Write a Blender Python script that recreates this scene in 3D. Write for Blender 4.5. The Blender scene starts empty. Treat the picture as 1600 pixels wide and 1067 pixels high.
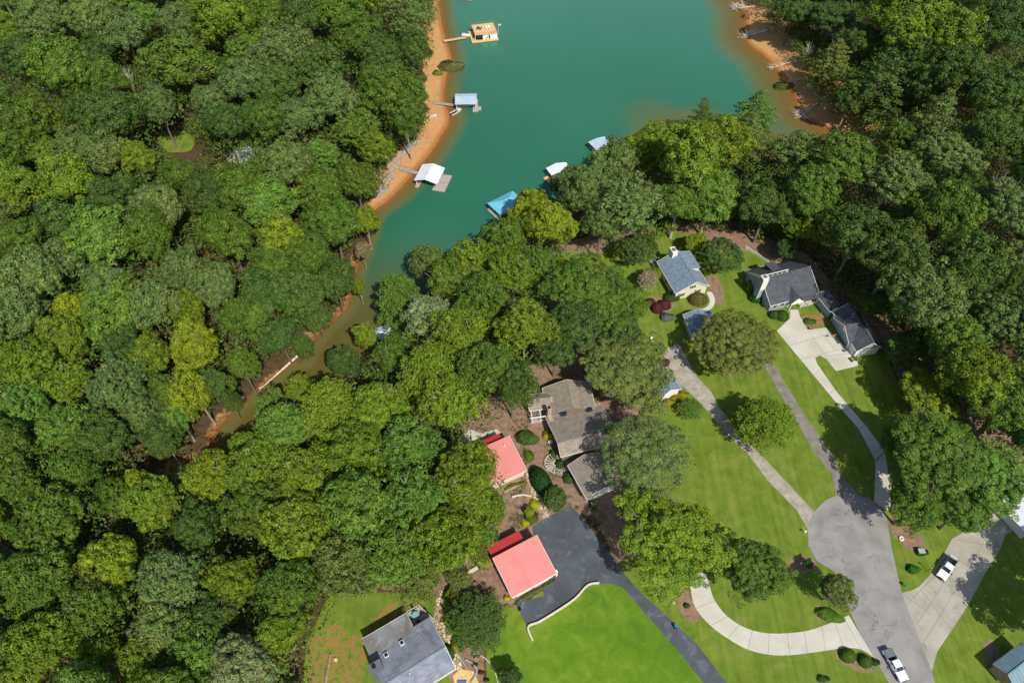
import bpy, bmesh, math, random
import numpy as np
from mathutils import Vector, Matrix
from mathutils.geometry import tessellate_polygon
R = math.radians
SC = bpy.context.scene
COL = SC.collection

# ------------------------------------------------------------------ camera
PITCH = R(52.0); CAMH = 150.0; LENS = 24.33
FPX = 1600 * LENS / 36.0
cd = bpy.data.cameras.new('camera'); cd.lens = LENS; cd.sensor_width = 36; cd.clip_start = 1; cd.clip_end = 9000
cam = bpy.data.objects.new('camera', cd); COL.objects.link(cam)
cam.location = (0, 0, CAMH); cam.rotation_euler = (R(90) - PITCH, 0, 0)
SC.camera = cam
# ------------------------------------------------------------------ world + sun
SUN_EL, SUN_AZ = R(49), R(27)           # sun behind the camera, a little to the right
w = bpy.data.worlds.new('World'); SC.world = w; w.use_nodes = True
nt = w.node_tree; nt.nodes.clear()
sky = nt.nodes.new('ShaderNodeTexSky'); sky.sky_type = 'NISHITA'; sky.sun_disc = False
sky.sun_elevation = SUN_EL; sky.sun_rotation = R(180) - SUN_AZ; sky.air_density = 1.0; sky.dust_density = 1.0
bg = nt.nodes.new('ShaderNodeBackground'); bg.inputs[1].default_value = 0.115
wo = nt.nodes.new('ShaderNodeOutputWorld')
nt.links.new(sky.outputs[0], bg.inputs[0]); nt.links.new(bg.outputs[0], wo.inputs[0])
sl = bpy.data.lights.new('sun', 'SUN'); sl.energy = 4.3; sl.angle = R(0.5); sl.color = (1, 0.955, 0.87)
so = bpy.data.objects.new('sun', sl); COL.objects.link(so)
sd = Vector((math.sin(SUN_AZ) * math.cos(SUN_EL), -math.cos(SUN_AZ) * math.cos(SUN_EL), math.sin(SUN_EL)))
so.rotation_euler = sd.to_track_quat('Z', 'Y').to_euler(); so.location = sd * 400
SC.view_settings.view_transform = 'Standard'; SC.view_settings.look = 'None'
SC.view_settings.exposure = 0.15; SC.view_settings.gamma = 1
SC.cycles.max_bounces = 6; SC.cycles.transparent_max_bounces = 8; SC.cycles.diffuse_bounces = 3

# ------------------------------------------------------------------ picture <-> place
SP, CP = math.sin(PITCH), math.cos(PITCH)
def W(X, Y, z=0.0):
    u = (X - 800) / FPX; v = (Y - 533.5) / FPX
    t = (CAMH - z) / (SP + v * CP)
    return Vector((u * t, (CP - v * SP) * t, z))
def depth_of(p): return p[1] * CP + (CAMH - p[2]) * SP
def proj(x, y, z):
    d = y * CP + (CAMH - z) * SP
    dn = -y * SP + (CAMH - z) * CP
    return 800 + FPX * x / d, 533.5 + FPX * dn / d
def Wl(pts, z=0.0): return [tuple(W(a, b, z)[:2]) for a, b in pts]

def inside(px, py, poly):
    px = np.asarray(px, float); py = np.asarray(py, float)
    r = np.zeros(px.shape, bool); n = len(poly)
    for i in range(n):
        x0, y0 = poly[i]; x1, y1 = poly[(i + 1) % n]
        if y0 == y1: continue
        c = ((y0 > py) != (y1 > py)) & (px < (x1 - x0) * (py - y0) / (y1 - y0) + x0)
        r ^= c
    return r
def segdist(px, py, poly, closed=True):
    px = np.asarray(px, float); py = np.asarray(py, float)
    d = np.full(px.shape, 1e9); n = len(poly)
    for i in range(n if closed else n - 1):
        x0, y0 = poly[i]; x1, y1 = poly[(i + 1) % n]
        dx, dy = x1 - x0, y1 - y0; L = dx * dx + dy * dy + 1e-9
        t = np.clip(((px - x0) * dx + (py - y0) * dy) / L, 0, 1)
        d = np.minimum(d, np.hypot(px - x0 - t * dx, py - y0 - t * dy))
    return d
def sdist(px, py, poly):                 # positive outside
    d = segdist(px, py, poly); return np.where(inside(px, py, poly), -d, d)
def smooth_poly(pts, k=4, closed=True):
    out = []; n = len(pts)
    rng = range(n if closed else n - 1)
    for i in rng:
        g = lambda j: np.array(pts[j % n] if closed else pts[min(max(j, 0), n - 1)], float)
        p0, p1, p2, p3 = g(i - 1), g(i), g(i + 1), g(i + 2)
        for s in range(k):
            t = s / k
            out.append(tuple(0.5 * (2 * p1 + (p2 - p0) * t + (2 * p0 - 5 * p1 + 4 * p2 - p3) * t * t + (3 * p1 - p0 - 3 * p2 + p3) * t ** 3)))
    if not closed: out.append(tuple(pts[-1]))
    return out
def sm(a, b, x): t = np.clip((x - a) / (b - a), 0, 1); return t * t * (3 - 2 * t)

# ------------------------------------------------------------------ terrain
LAKE = -8.0
shore_px = [(640, -330), (664, -160), (684, -60), (687, -15), (688, 22), (694, 52), (700, 72), (705, 92), (699, 114), (695, 132), (693, 152), (699, 170), (702, 190),
  (690, 212), (674, 238), (655, 260), (630, 290), (606, 314), (590, 325), (576, 345), (574, 372), (564, 402), (556, 432), (552, 462),
  (540, 484), (522, 500), (500, 522), (484, 542), (474, 566), (462, 562), (448, 572), (426, 592), (400, 611), (378, 630), (362, 646), (338, 676),
  (325, 702), (300, 722), (272, 738), (268, 750), (300, 745), (345, 728), (392, 705), (430, 680), (470, 650), (520, 620), (556, 596), (600, 566),
  (640, 520), (672, 488), (706, 468), (746, 436), (786, 406), (816, 382), (846, 350), (888, 330), (930, 308), (968, 276), (1002, 240), (1040, 222),
  (1100, 216), (1160, 224), (1230, 236), (1300, 238), (1345, 226), (1318, 212), (1290, 200), (1270, 190), (1254, 178), (1246, 160), (1240, 146), (1228, 128),
  (1217, 112), (1204, 96), (1188, 82), (1172, 70), (1164, 55), (1166, 36), (1162, 18), (1150, 0), (1146, -40), (1120, -120), (1090, -330)]
SHORE = smooth_poly(Wl(shore_px, LAKE), 3)
yard_px = [(860, 395), (960, 372), (1040, 352), (1100, 350), (1200, 372), (1260, 396), (1300, 440), (1400, 500), (1480, 620), (1700, 680), (2100, 1400), (300, 1400),
  (470, 1060), (520, 930), (690, 900), (700, 700), (740, 640), (820, 580), (900, 500), (850, 450)]
YARD = Wl(yard_px, 0.0)
_rs = np.random.RandomState(5)
_wv = [(_rs.uniform(.012, .05) * math.cos(a), _rs.uniform(.012, .05) * math.sin(a), _rs.uniform(0, 6.28)) for a in _rs.uniform(0, 6.28, 9)]
def height(x, y):
    x = np.asarray(x, float); y = np.asarray(y, float)
    d = sdist(x, y, SHORE)
    yd = sdist(x, y, YARD)
    n = sum(np.sin(a * x + b * y + c) for a, b, c in _wv) / 3.0
    land = LAKE + np.where(d < 7, d * 0.13, 0.91 + (1 - np.exp(-(np.maximum(d, 7) - 7) / 22)) * 7.6)
    far = sm(0, 40, yd)
    land = land + sm(10, 60, d) * far * (n * 1.6 + 2.5)
    flat = 1 - sm(0, 16, yd)
    land = land * (1 - flat) + 0.0 * flat
    sx, sy = W(1026, 184, LAKE)[:2]
    bar = np.exp(-(((x - sx) / 26) ** 2 + ((y - sy) / 24) ** 2))
    dep = np.minimum(-d, 40)
    ck = 1 - sm(150, 190, y)
    eb = sm(30, 85, x)
    bed = LAKE - np.minimum(dep * (0.16 + .35 * ck - .08 * eb) + np.maximum(dep - 3 - 6 * eb, 0) * (0.2 - .1 * eb), 4.2) * (1 - 0.66 * bar) - 0.02
    return np.where(d > 0, land, bed)
def hz(x, y): return float(height(np.array([x]), np.array([y]))[0])

# ------------------------------------------------------------------ materials
def s2l(c):
    return tuple(((v / 255) / 12.92 if v / 255 <= .04045 else ((v / 255 + .055) / 1.055) ** 2.4) for v in c) + (1,)
def mat(name):
    m = bpy.data.materials.new(name); m.use_nodes = True; nt = m.node_tree
    b = nt.nodes['Principled BSDF']; b.inputs['Roughness'].default_value = 0.8
    b.inputs['Specular IOR Level'].default_value = 0.3
    return m, nt, b
def N(nt, t, **kw):
    n = nt.nodes.new(t)
    for k, v in kw.items():
        if k.startswith('i_'): n.inputs[k[2:].replace('_', ' ')].default_value = v
        elif k[0] == 'n' and k[1:].isdigit(): n.inputs[int(k[1:])].default_value = v
        else: setattr(n, k, v)
    return n
def noise(nt, scale, detail=3, rough=.55, coord='Object', stretch=None, dist=0.0):
    tc = N(nt, 'ShaderNodeTexCoord'); o = tc.outputs[coord]
    if stretch:
        mp = N(nt, 'ShaderNodeMapping'); mp.inputs['Scale'].default_value = stretch[:3]
        if len(stretch) > 3: mp.inputs['Rotation'].default_value = (0, 0, stretch[3])
        nt.links.new(o, mp.inputs[0]); o = mp.outputs[0]
    n = N(nt, 'ShaderNodeTexNoise'); n.inputs['Scale'].default_value = scale; n.inputs['Detail'].default_value = detail
    n.inputs['Roughness'].default_value = rough; n.inputs['Distortion'].default_value = dist
    nt.links.new(o, n.inputs['Vector']); return n.outputs['Fac']
def ramp(nt, fac, stops):
    r = N(nt, 'ShaderNodeValToRGB'); cr = r.color_ramp
    while len(cr.elements) < len(stops): cr.elements.new(0.5)
    for e, (p, c) in zip(cr.elements, stops):
        e.position = p; e.color = c if len(c) == 4 else (*c, 1)
    nt.links.new(fac, r.inputs[0]); return r.outputs[0]
def mix(nt, fac, a, b, mode='MIX'):
    m = N(nt, 'ShaderNodeMix', data_type='RGBA', blend_type=mode)
    if isinstance(fac, (int, float)): m.inputs[0].default_value = fac
    else: nt.links.new(fac, m.inputs[0])
    for i, c in ((6, a), (7, b)):
        if isinstance(c, tuple): m.inputs[i].default_value = c
        else: nt.links.new(c, m.inputs[i])
    return m.outputs[2]
def math_(nt, op, a, b=None, clamp=False):
    m = N(nt, 'ShaderNodeMath', operation=op); m.use_clamp = clamp
    for i, c in ((0, a), (1, b)):
        if c is None: continue
        if isinstance(c, (int, float)): m.inputs[i].default_value = c
        else: nt.links.new(c, m.inputs[i])
    return m.outputs[0]
def sst(nt, a, b, x):
    m = N(nt, 'ShaderNodeMapRange', interpolation_type='SMOOTHSTEP')
    m.inputs[1].default_value = a; m.inputs[2].default_value = b; nt.links.new(x, m.inputs[0]); return m.outputs[0]
def bump(nt, b, h, strength=.3, dist=.05):
    n = N(nt, 'ShaderNodeBump'); n.inputs['Strength'].default_value = strength; n.inputs['Distance'].default_value = dist
    nt.links.new(h, n.inputs['Height']); nt.links.new(n.outputs[0], b.inputs['Normal'])
_MC = {}
def plain(name, c, rough=.7, metal=0.0, var=.12, spec=.3, scale=1.5):
    if name in _MC: return _MC[name]
    m, nt, b = mat(name); c = s2l(c)
    n = noise(nt, scale, 4)
    lo = tuple(v * (1 - var) for v in c[:3]) + (1,); hi = tuple(min(1, v * (1 + var)) for v in c[:3]) + (1,)
    nt.links.new(ramp(nt, n, [(.3, lo), (.7, hi)]), b.inputs['Base Color'])
    b.inputs['Roughness'].default_value = rough; b.inputs['Metallic'].default_value = metal; b.inputs['Specular IOR Level'].default_value = spec
    _MC[name] = m; return m
def two(name, stops, scale, detail=4, rough=.85, stretch=None, fine=None, stains=None, bmp=None, cracks=None):
    """stops: noise ramp colours in sRGB; fine: (scale, amount) speckle; stains: (scale, threshold, colour, amount)"""
    m, nt, b = mat(name)
    c = ramp(nt, noise(nt, scale, detail, stretch=stretch, dist=.3), [(p, s2l(q)) for p, q in stops])
    if stains:
        for sc_, th, q, am in stains:
            f = math_(nt, 'MULTIPLY', sst(nt, th, th + .12, noise(nt, sc_, 4, .6, dist=.6)), am)
            c = mix(nt, f, c, s2l(q))
    if cracks:
        tc = N(nt, 'ShaderNodeTexCoord'); nz = N(nt, 'ShaderNodeTexNoise'); nz.inputs['Scale'].default_value = .6; nt.links.new(tc.outputs['Object'], nz.inputs['Vector'])
        wv = N(nt, 'ShaderNodeMix', data_type='VECTOR'); wv.inputs[0].default_value = .12; nt.links.new(tc.outputs['Object'], wv.inputs[4]); 
        sc2 = N(nt, 'ShaderNodeVectorMath', operation='SCALE'); sc2.inputs['Scale'].default_value = 30; nt.links.new(nz.outputs['Color'], sc2.inputs[0]); nt.links.new(sc2.outputs[0], wv.inputs[5])
        v = N(nt, 'ShaderNodeTexVoronoi', feature='DISTANCE_TO_EDGE'); v.inputs['Scale'].default_value = cracks[0]; nt.links.new(wv.outputs[1], v.inputs['Vector'])
        f = math_(nt, 'MULTIPLY', math_(nt, 'MULTIPLY', sst(nt, cracks[1], cracks[1] * .3, v.outputs[0]), sst(nt, .45, .6, noise(nt, .15, 2))), cracks[2]); c = mix(nt, f, c, s2l((92, 86, 78)))
    if fine:
        f = noise(nt, fine[0], 2, .7, stretch=stretch)
        g = ramp(nt, f, [(.25, (1 - fine[1],) * 3), (.75, (1 + fine[1],) * 3)])
        c = mix(nt, 1.0, c, g, 'MULTIPLY')
        if bmp: bump(nt, b, f, *bmp)
    nt.links.new(c, b.inputs['Base Color']); b.inputs['Roughness'].default_value = rough
    return m

# ground: lawn / mulch / clay / leaf litter by vertex masks, edges broken up by noise
def ground_material():
    m, nt, b = mat('ground')
    at = lambda n: N(nt, 'ShaderNodeAttribute', attribute_name=n).outputs['Fac']
    n1 = noise(nt, .9, 5, .65); n2 = noise(nt, .12, 4, .6); n3 = noise(nt, 4.5, 3, .7); n4 = noise(nt, .035, 3, .5); n5 = noise(nt, .28, 4, .6, dist=.8)
    def mask(n, soft=.12, amt=.5):
        s = math_(nt, 'ADD', at(n), math_(nt, 'MULTIPLY', math_(nt, 'SUBTRACT', n1, .5), amt))
        return sst(nt, .5 - soft, .5 + soft, s)
    litter = ramp(nt, n1, [(.3, s2l((58, 50, 34))), (.55, s2l((88, 72, 50))), (.7, s2l((56, 66, 32)))])
    lawn = ramp(nt, n5, [(.25, s2l((86, 106, 34))), (.5, s2l((107, 124, 42))), (.72, s2l((130, 138, 58)))])
    lawn = mix(nt, sst(nt, .58, .72, n2), lawn, s2l((128, 130, 58)))
    stripe = noise(nt, 1.0, 1, .4, stretch=(.9, .05, 1, R(-28)))
    lawn = mix(nt, .32, lawn, ramp(nt, stripe, [(.35, s2l((70, 100, 26))), (.65, s2l((112, 132, 50)))]))
    br = ramp(nt, math_(nt, 'ADD', math_(nt, 'MULTIPLY', n5, .55), math_(nt, 'MULTIPLY', n4, .45)), [(.35, s2l((80, 112, 30))), (.5, s2l((96, 127, 32))), (.62, s2l((118, 138, 44)))])
    lawn = mix(nt, mask('bright'), lawn, br)
    patch = ramp(nt, n1, [(.3, s2l((166, 118, 76))), (.7, s2l((132, 112, 64)))])
    lawn = mix(nt, mask('patchy', .10, 1.6), lawn, patch)
    mul = ramp(nt, n1, [(.28, s2l((108, 86, 70))), (.5, s2l((138, 112, 92))), (.75, s2l((156, 132, 108)))])
    clay = ramp(nt, n5, [(.25, s2l((172, 124, 78))), (.5, s2l((192, 144, 96))), (.62, s2l((176, 142, 92))), (.75, s2l((138, 136, 76)))])
    wet = s2l((164, 108, 62))
    sh = at('shore')
    clay = mix(nt, sst(nt, 3.2, 1.2, math_(nt, 'ADD', sh, math_(nt, 'MULTIPLY', n1, 1.2))), clay, wet)
    sand = at('under')
    c = mix(nt, mask('lawn'), litter, lawn)
    c = mix(nt, mask('mulch'), c, mul)
    c = mix(nt, mask('clay', .15, .6), c, clay)
    c = mix(nt, sand, c, s2l((148, 104, 62)))
    sp = ramp(nt, n3, [(.25, (.78,) * 3), (.75, (1.2,) * 3)])
    c = mix(nt, 1.0, c, sp, 'MULTIPLY')
    nt.links.new(c, b.inputs['Base Color']); b.inputs['Roughness'].default_value = .95; b.inputs['Specular IOR Level'].default_value = .1
    bump(nt, b, n3, .5, .12)
    return m

def np_mesh(name, V, F, smooth=False):
    me = bpy.data.meshes.new(name); V = np.asarray(V, np.float32); F = np.asarray(F, np.int32); k = F.shape[1]
    me.vertices.add(len(V)); me.vertices.foreach_set('co', V.ravel())
    me.loops.add(F.size); me.loops.foreach_set('vertex_index', F.ravel())
    me.polygons.add(len(F)); me.polygons.foreach_set('loop_start', np.arange(0, F.size, k, dtype=np.int32))
    me.polygons.foreach_set('loop_total', np.full(len(F), k, np.int32))
    if smooth: me.polygons.foreach_set('use_smooth', np.ones(len(F), bool))
    me.update(calc_edges=True); return me
def fattr(me, name, vals, dom='POINT'):
    a = me.attributes.new(name, 'FLOAT', dom); a.data.foreach_set('value', np.asarray(vals, np.float32))
def link(name, me, m=None, parent=None):
    o = bpy.data.objects.new(name, me); COL.objects.link(o)
    if m is not None:
        for q in (m if isinstance(m, (list, tuple)) else [m]): me.materials.append(q)
    if parent is not None: o.parent = parent
    return o
def tag(o, label=None, cat=None, group=None, kind=None):
    if label: o['label'] = label
    if cat: o['category'] = cat
    if group: o['group'] = group
    if kind: o['kind'] = kind
    return o
def empty(name, loc, rz=0, label=None, cat=None, group=None):
    o = bpy.data.objects.new(name, None); COL.objects.link(o); o.location = loc; o.rotation_euler = (0, 0, rz)
    o.empty_display_size = .5
    return tag(o, label, cat, group)

# ------------------------------------------------------------------ regions painted on the ground
bright_px = [(790, 945), (812, 950), (828, 1002), (826, 985), (868, 957), (898, 936), (918, 918), (935, 913), (969, 914), (1016, 967), (1063, 1021), (1100, 1067), (1150, 1140), (760, 1140), (765, 1010)]
strip_px = [(896, 790), (903, 788), (940, 830), (958, 862), (950, 866), (930, 840), (918, 820)]
strip2_px = [(1046, 965), (1058, 966), (1100, 1005), (1150, 1067), (1180, 1100), (1140, 1070), (1090, 1005)]
mulch_px = [[(728, 668), (770, 640), (822, 585), (900, 570), (960, 640), (968, 700), (940, 760), (990, 800), (1000, 870), (950, 866), (925, 836), (898, 795), (890, 788), (860, 806), (832, 822), (836, 836), (812, 945), (760, 935), (735, 900), (700, 905), (735, 850), (770, 800), (755, 760)],
  [(1060, 920), (1082, 923), (1090, 950), (1099, 966), (1090, 970), (1073, 969), (1058, 945)],
  [(1094, 350), (1180, 370), (1215, 385), (1245, 402), (1215, 412), (1165, 392), (1110, 385)],
  [(960, 352), (1090, 352), (1090, 366), (1040, 362), (990, 372), (955, 384)], [(868, 380), (930, 366), (960, 385), (935, 398), (880, 392)],
  [(1104, 430), (1120, 430), (1132, 455), (1128, 478), (1112, 470)], [(1010, 466), (1052, 462), (1052, 484), (1030, 492), (1014, 484)],
  [(1233, 875), (1262, 865), (1282, 885), (1266, 893), (1236, 893)], [(1275, 940), (1292, 950), (1286, 975), (1275, 965)],
  [(1296, 1013), (1320, 1014), (1350, 1040), (1374, 1040), (1372, 1048), (1350, 1050), (1318, 1038)],
  [(1388, 800), (1405, 812), (1440, 838), (1450, 860), (1425, 862), (1398, 840), (1388, 820)],
  [(1536, 1000), (1560, 1000), (1560, 1040), (1545, 1050)], [(858, 430), (905, 410), (1000, 540), (1010, 640), (960, 640), (900, 560), (860, 560)],
  [(690, 1000), (735, 1036), (760, 1067), (770, 1090), (735, 1100), (700, 1060)]]
lawn_px = [[(845, 470), (870, 395), (930, 378), (1040, 348), (1180, 372), (1260, 412), (1300, 480), (1380, 540), (1420, 640), (1420, 740), (1500, 780), (1750, 800), (1750, 1150), (760, 1150), (760, 1000), (815, 945), (880, 900), (960, 890), (990, 860), (1000, 640), (1000, 560), (900, 480)],
  [(465, 1150), (478, 1010), (515, 925), (640, 925), (700, 935), (760, 1150)], [(830, 440), (900, 405), (870, 480), (830, 480)]]
patch_px = [[(470, 1150), (478, 1000), (520, 960), (560, 985), (600, 940), (630, 930), (650, 945), (600, 985), (560, 1080), (540, 1150)]]
left_clear = [(248, 206), (296, 204), (306, 218), (296, 234), (262, 236), (246, 224)]

def build_terrain():
    st = 1.25
    fx = np.arange(-300, 300.1, st); fy = np.arange(-30, 440.1, st)
    xs = np.concatenate([[-6000, -2500, -1200, -700, -450, -350], fx, [350, 450, 700, 1200, 2500, 6000]])
    ys = np.concatenate([[-3000, -1200, -500, -200, -80], fy, [460, 500, 600, 900, 1600, 3500, 8000]])
    X, Y = np.meshgrid(xs, ys); nx, ny = len(xs), len(ys)
    x, y = X.ravel(), Y.ravel(); z = height(x, y)
    i = np.arange((nx - 1) * (ny - 1)); r, c = i // (nx - 1), i % (nx - 1); a = r * nx + c
    me = np_mesh('ground', np.stack([x, y, z], 1), np.stack([a, a + 1, a + nx + 1, a + nx], 1), True)
    d = sdist(x, y, SHORE)
    px, py = proj(x, y, 0)
    near = (y > -40) & (y < 440)
    def m_(polys, z=0):
        o = np.zeros(len(x))
        for p in polys: o = np.maximum(o, 1 - sm(-1.2, 1.2, sdist(x, y, Wl(p, z))))
        return o
    lawn = np.maximum(m_(lawn_px + [bright_px]), m_([left_clear], hz(*W(272, 218, 0)[:2]))); fattr(me, 'lawn', lawn)
    fattr(me, 'bright', m_([bright_px, strip_px, strip2_px])); mu = m_(mulch_px)
    mu = np.maximum(mu, (1 - sm(-2, 2, sdist(x, y, YARD))) * (1 - sm(.2, .6, lawn))) * (1 - m_([strip_px])); fattr(me, 'mulch', mu); fattr(me, 'patchy', .50 * m_(patch_px))
    pl = proj(x, y, LAKE)
    visible_bank = sm(-2, 3, d) * 0 + 1
    creek = 1 - sm(165, 205, y); eb = sm(70, 90, x) * sm(215, 235, y); clay = (1 - .5 * creek) * (1 - sm(8.0 - 6.5 * creek + 7 * eb, 11.5 - 8.5 * creek + 7 * eb, d + 2.5 * np.sin(x * .23) * np.sin(y * .31))) * (d > -50)
    fattr(me, 'clay', clay); fattr(me, 'shore', d); fattr(me, 'under', 1 - sm(-.6, .2, d))
    o = link('ground', me, ground_material()); tag(o, kind='structure')
    # lake surface
    sel = np.arange(0, len(fx), 1)
    fx2 = np.arange(-300, 300.1, 2.5); fy2 = np.concatenate([np.arange(0, 440.1, 2.5), [470, 520, 620, 900, 1500]])
    X, Y = np.meshgrid(fx2, fy2); x, y = X.ravel(), Y.ravel(); nx, ny = len(fx2), len(fy2)
    d = sdist(x, y, SHORE); dep = np.maximum(LAKE - height(x, y), 0)
    i = np.arange((nx - 1) * (ny - 1)); r, c = i // (nx - 1), i % (nx - 1); a = r * nx + c
    F = np.stack([a, a + 1, a + nx + 1, a + nx], 1); keep = (d[F].min(1) < 4); F = F[keep]
    used = np.unique(F); remap = -np.ones(len(x), int); remap[used] = np.arange(len(used))
    me = np_mesh('lake', np.stack([x, y, np.full(len(x), LAKE)], 1)[used], remap[F], True)
    fattr(me, 'depth', dep[used])
    m, nt, b = mat('lake_water')
    at = N(nt, 'ShaderNodeAttribute', attribute_name='depth').outputs['Fac']
    big = noise(nt, .012, 3, .5)
    t = ramp(nt, big, [(.3, s2l((40, 98, 74))), (.7, s2l((48, 108, 84)))])
    geo = N(nt, 'ShaderNodeTexCoord'); sx = N(nt, 'ShaderNodeSeparateXYZ'); nt.links.new(geo.outputs['Object'], sx.inputs[0])
    # silty brown-green water up the creek arm, paler far lake: own tint plus sky reflection painted in
    t = mix(nt, sst(nt, 175, 120, sx.outputs['Y']), t, s2l((92, 84, 40)))
    t = mix(nt, math_(nt, 'MULTIPLY', sst(nt, 185, 400, sx.outputs['Y']), .55), t, s2l((84, 136, 116)))
    b.inputs['Roughness'].default_value = .12; b.inputs['IOR'].default_value = 1.33; b.inputs['Specular IOR Level'].default_value = .5
    shallow = mix(nt, sst(nt, .3, 2.6, at), s2l((108, 110, 62)), t)
    nt.links.new(shallow, b.inputs['Base Color'])
    rip = noise(nt, 1.1, 3, .6, stretch=(1, 2.2, 1)); bump(nt, b, rip, .3, .08); nt.links.new(ramp(nt, noise(nt, .03, 4, .6, stretch=(1, 3, 1)), [(.35, (.07,) * 3), (.65, (.24,) * 3)]), b.inputs['Roughness'])
    tr = N(nt, 'ShaderNodeBsdfTransparent'); tr.inputs[0].default_value = (.92, .86, .7, 1)
    f = math_(nt, 'SUBTRACT', 1.0, math_(nt, 'POWER', 2.718, math_(nt, 'MULTIPLY', math_(nt, 'ADD', at, .04), -1.5)))
    ms = N(nt, 'ShaderNodeMixShader'); nt.links.new(f, ms.inputs[0]); nt.links.new(tr.outputs[0], ms.inputs[1]); nt.links.new(b.outputs[0], ms.inputs[2])
    nt.links.new(ms.outputs[0], nt.nodes['Material Output'].inputs[0])
    o = link('water', me, m); tag(o, kind='structure')
build_terrain()

# ------------------------------------------------------------------ paved sheets
def add_flat(pts, zs, bm, mi=0, t=None):
    vs = [Vector((p[0], p[1], 0)) for p in pts]
    top = [bm.verts.new((p[0], p[1], zs)) for p in pts]
    for tri in tessellate_polygon([vs]):
        try: f = bm.faces.new([top[i] for i in tri]); f.material_index = mi
        except ValueError: pass
    if t:
        bot = [bm.verts.new((p[0], p[1], zs - t)) for p in pts]; n = len(pts)
        for i in range(n):
            f = bm.faces.new([top[i], top[(i + 1) % n], bot[(i + 1) % n], bot[i]]); f.material_index = mi
def bm_obj(name, bm, m, parent=None, smooth=False):
    bmesh.ops.recalc_face_normals(bm, faces=bm.faces)
    me = bpy.data.meshes.new(name); bm.to_mesh(me); bm.free()
    if smooth:
        for p in me.polygons: p.use_smooth = True
    return link(name, me, m, parent)
def sheet(name, px, z, m, label=None, smooth=0, joints=(), jw=.09, jm=None, kind='structure'):
    pts = Wl(px, 0)
    if smooth: pts = smooth_poly(pts, smooth)
    bm = bmesh.new(); add_flat(pts, z, bm, 0, z + .05)
    for a, b_ in joints:
        A, B = W(*a), W(*b_); d = (B - A).normalized(); n = Vector((-d.y, d.x, 0)) * jw / 2
        f = bm.faces.new([bm.verts.new(Vector((q.x, q.y, z + .004))) for q in (A - n, B - n, B + n, A + n)]); f.material_index = 1
    return tag(bm_obj(name, bm, [m, jm or M_JOINT]), kind=kind)
def upn(o):  # make top faces look up
    return o
M_JOINT = plain('joint_dirt', (104, 98, 84), .95)
M_ROAD = two('road_asphalt_worn', [(.3, (124, 121, 117)), (.5, (140, 137, 132)), (.7, (152, 148, 141))], .22, 5, stretch=None, fine=(9, .10),
             stains=[(.35, .6, (128, 118, 116), .5), (1.6, .66, (172, 166, 156), .35), (.5, .66, (112, 110, 112), .35), (3.5, .66, (118, 114, 108), .4)], bmp=(.3, .02), cracks=(.16, .02, .6))
M_DARK = two('asphalt_sealed', [(.3, (66, 71, 77)), (.55, (80, 85, 91)), (.75, (98, 103, 108))], .16, 5, fine=(8, .12),
             stains=[(.3, .54, (110, 118, 126), .45), (1.6, .6, (104, 112, 118), .3), (.9, .62, (108, 100, 94), .45), (.25, .62, (58, 62, 68), .6), (3, .67, (112, 112, 112), .4)], bmp=(.3, .02), cracks=(.12, .015, .4))
M_CONC = two('concrete_pale', [(.3, (180, 175, 160)), (.6, (196, 191, 177)), (.8, (206, 201, 188))], .2, 4, fine=(7, .06),
             stains=[(.5, .62, (188, 168, 132), .5), (1.5, .68, (170, 164, 150), .4)])
M_CONC2 = two('concrete_weathered', [(.3, (140, 132, 120)), (.55, (164, 155, 142)), (.75, (178, 170, 156))], .5, 5, fine=(6, .14),
              stains=[(1.2, .58, (112, 104, 96), .6), (.4, .62, (188, 182, 168), .5)])
M_CONC3 = two('concrete_old', [(.3, (146, 140, 124)), (.55, (166, 160, 146)), (.75, (184, 178, 162))], .2, 5, fine=(6, .09),
              stains=[(.35, .58, (124, 118, 106), .6), (1.0, .64, (196, 188, 166), .5)])
M_ASPH2 = two('asphalt_old_drive', [(.3, (112, 106, 98)), (.6, (134, 128, 118)), (.8, (148, 142, 130))], .5, 5, fine=(7, .12), stains=[(.8, .62, (100, 92, 82), .6)])
M_STONE = two('flagstone', [(.35, (170, 150, 118)), (.5, (196, 180, 150)), (.65, (156, 138, 110))], 1.4, 3, fine=(5, .2))
# voronoi joints for the flagstone
def stone_mat():
    m, nt, b = mat('flagstone_laid')
    tc = N(nt, 'ShaderNodeTexCoord'); v = N(nt, 'ShaderNodeTexVoronoi', feature='DISTANCE_TO_EDGE'); v.inputs['Scale'].default_value = 1.25
    nt.links.new(tc.outputs['Object'], v.inputs['Vector'])
    v2 = N(nt, 'ShaderNodeTexVoronoi'); v2.inputs['Scale'].default_value = 1.25; nt.links.new(tc.outputs['Object'], v2.inputs['Vector'])
    sp = N(nt, 'ShaderNodeSeparateColor'); nt.links.new(v2.outputs['Color'], sp.inputs[0])
    c = ramp(nt, sp.outputs[0], [(.0, s2l((150, 128, 100))), (.5, s2l((196, 176, 140))), (1, s2l((214, 200, 172)))])
    c = mix(nt, sst(nt, .09, .03, v.outputs[0]), c, s2l((92, 78, 58)))
    nt.links.new(c, b.inputs['Base Color']); return m
M_STONE = stone_mat()

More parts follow.
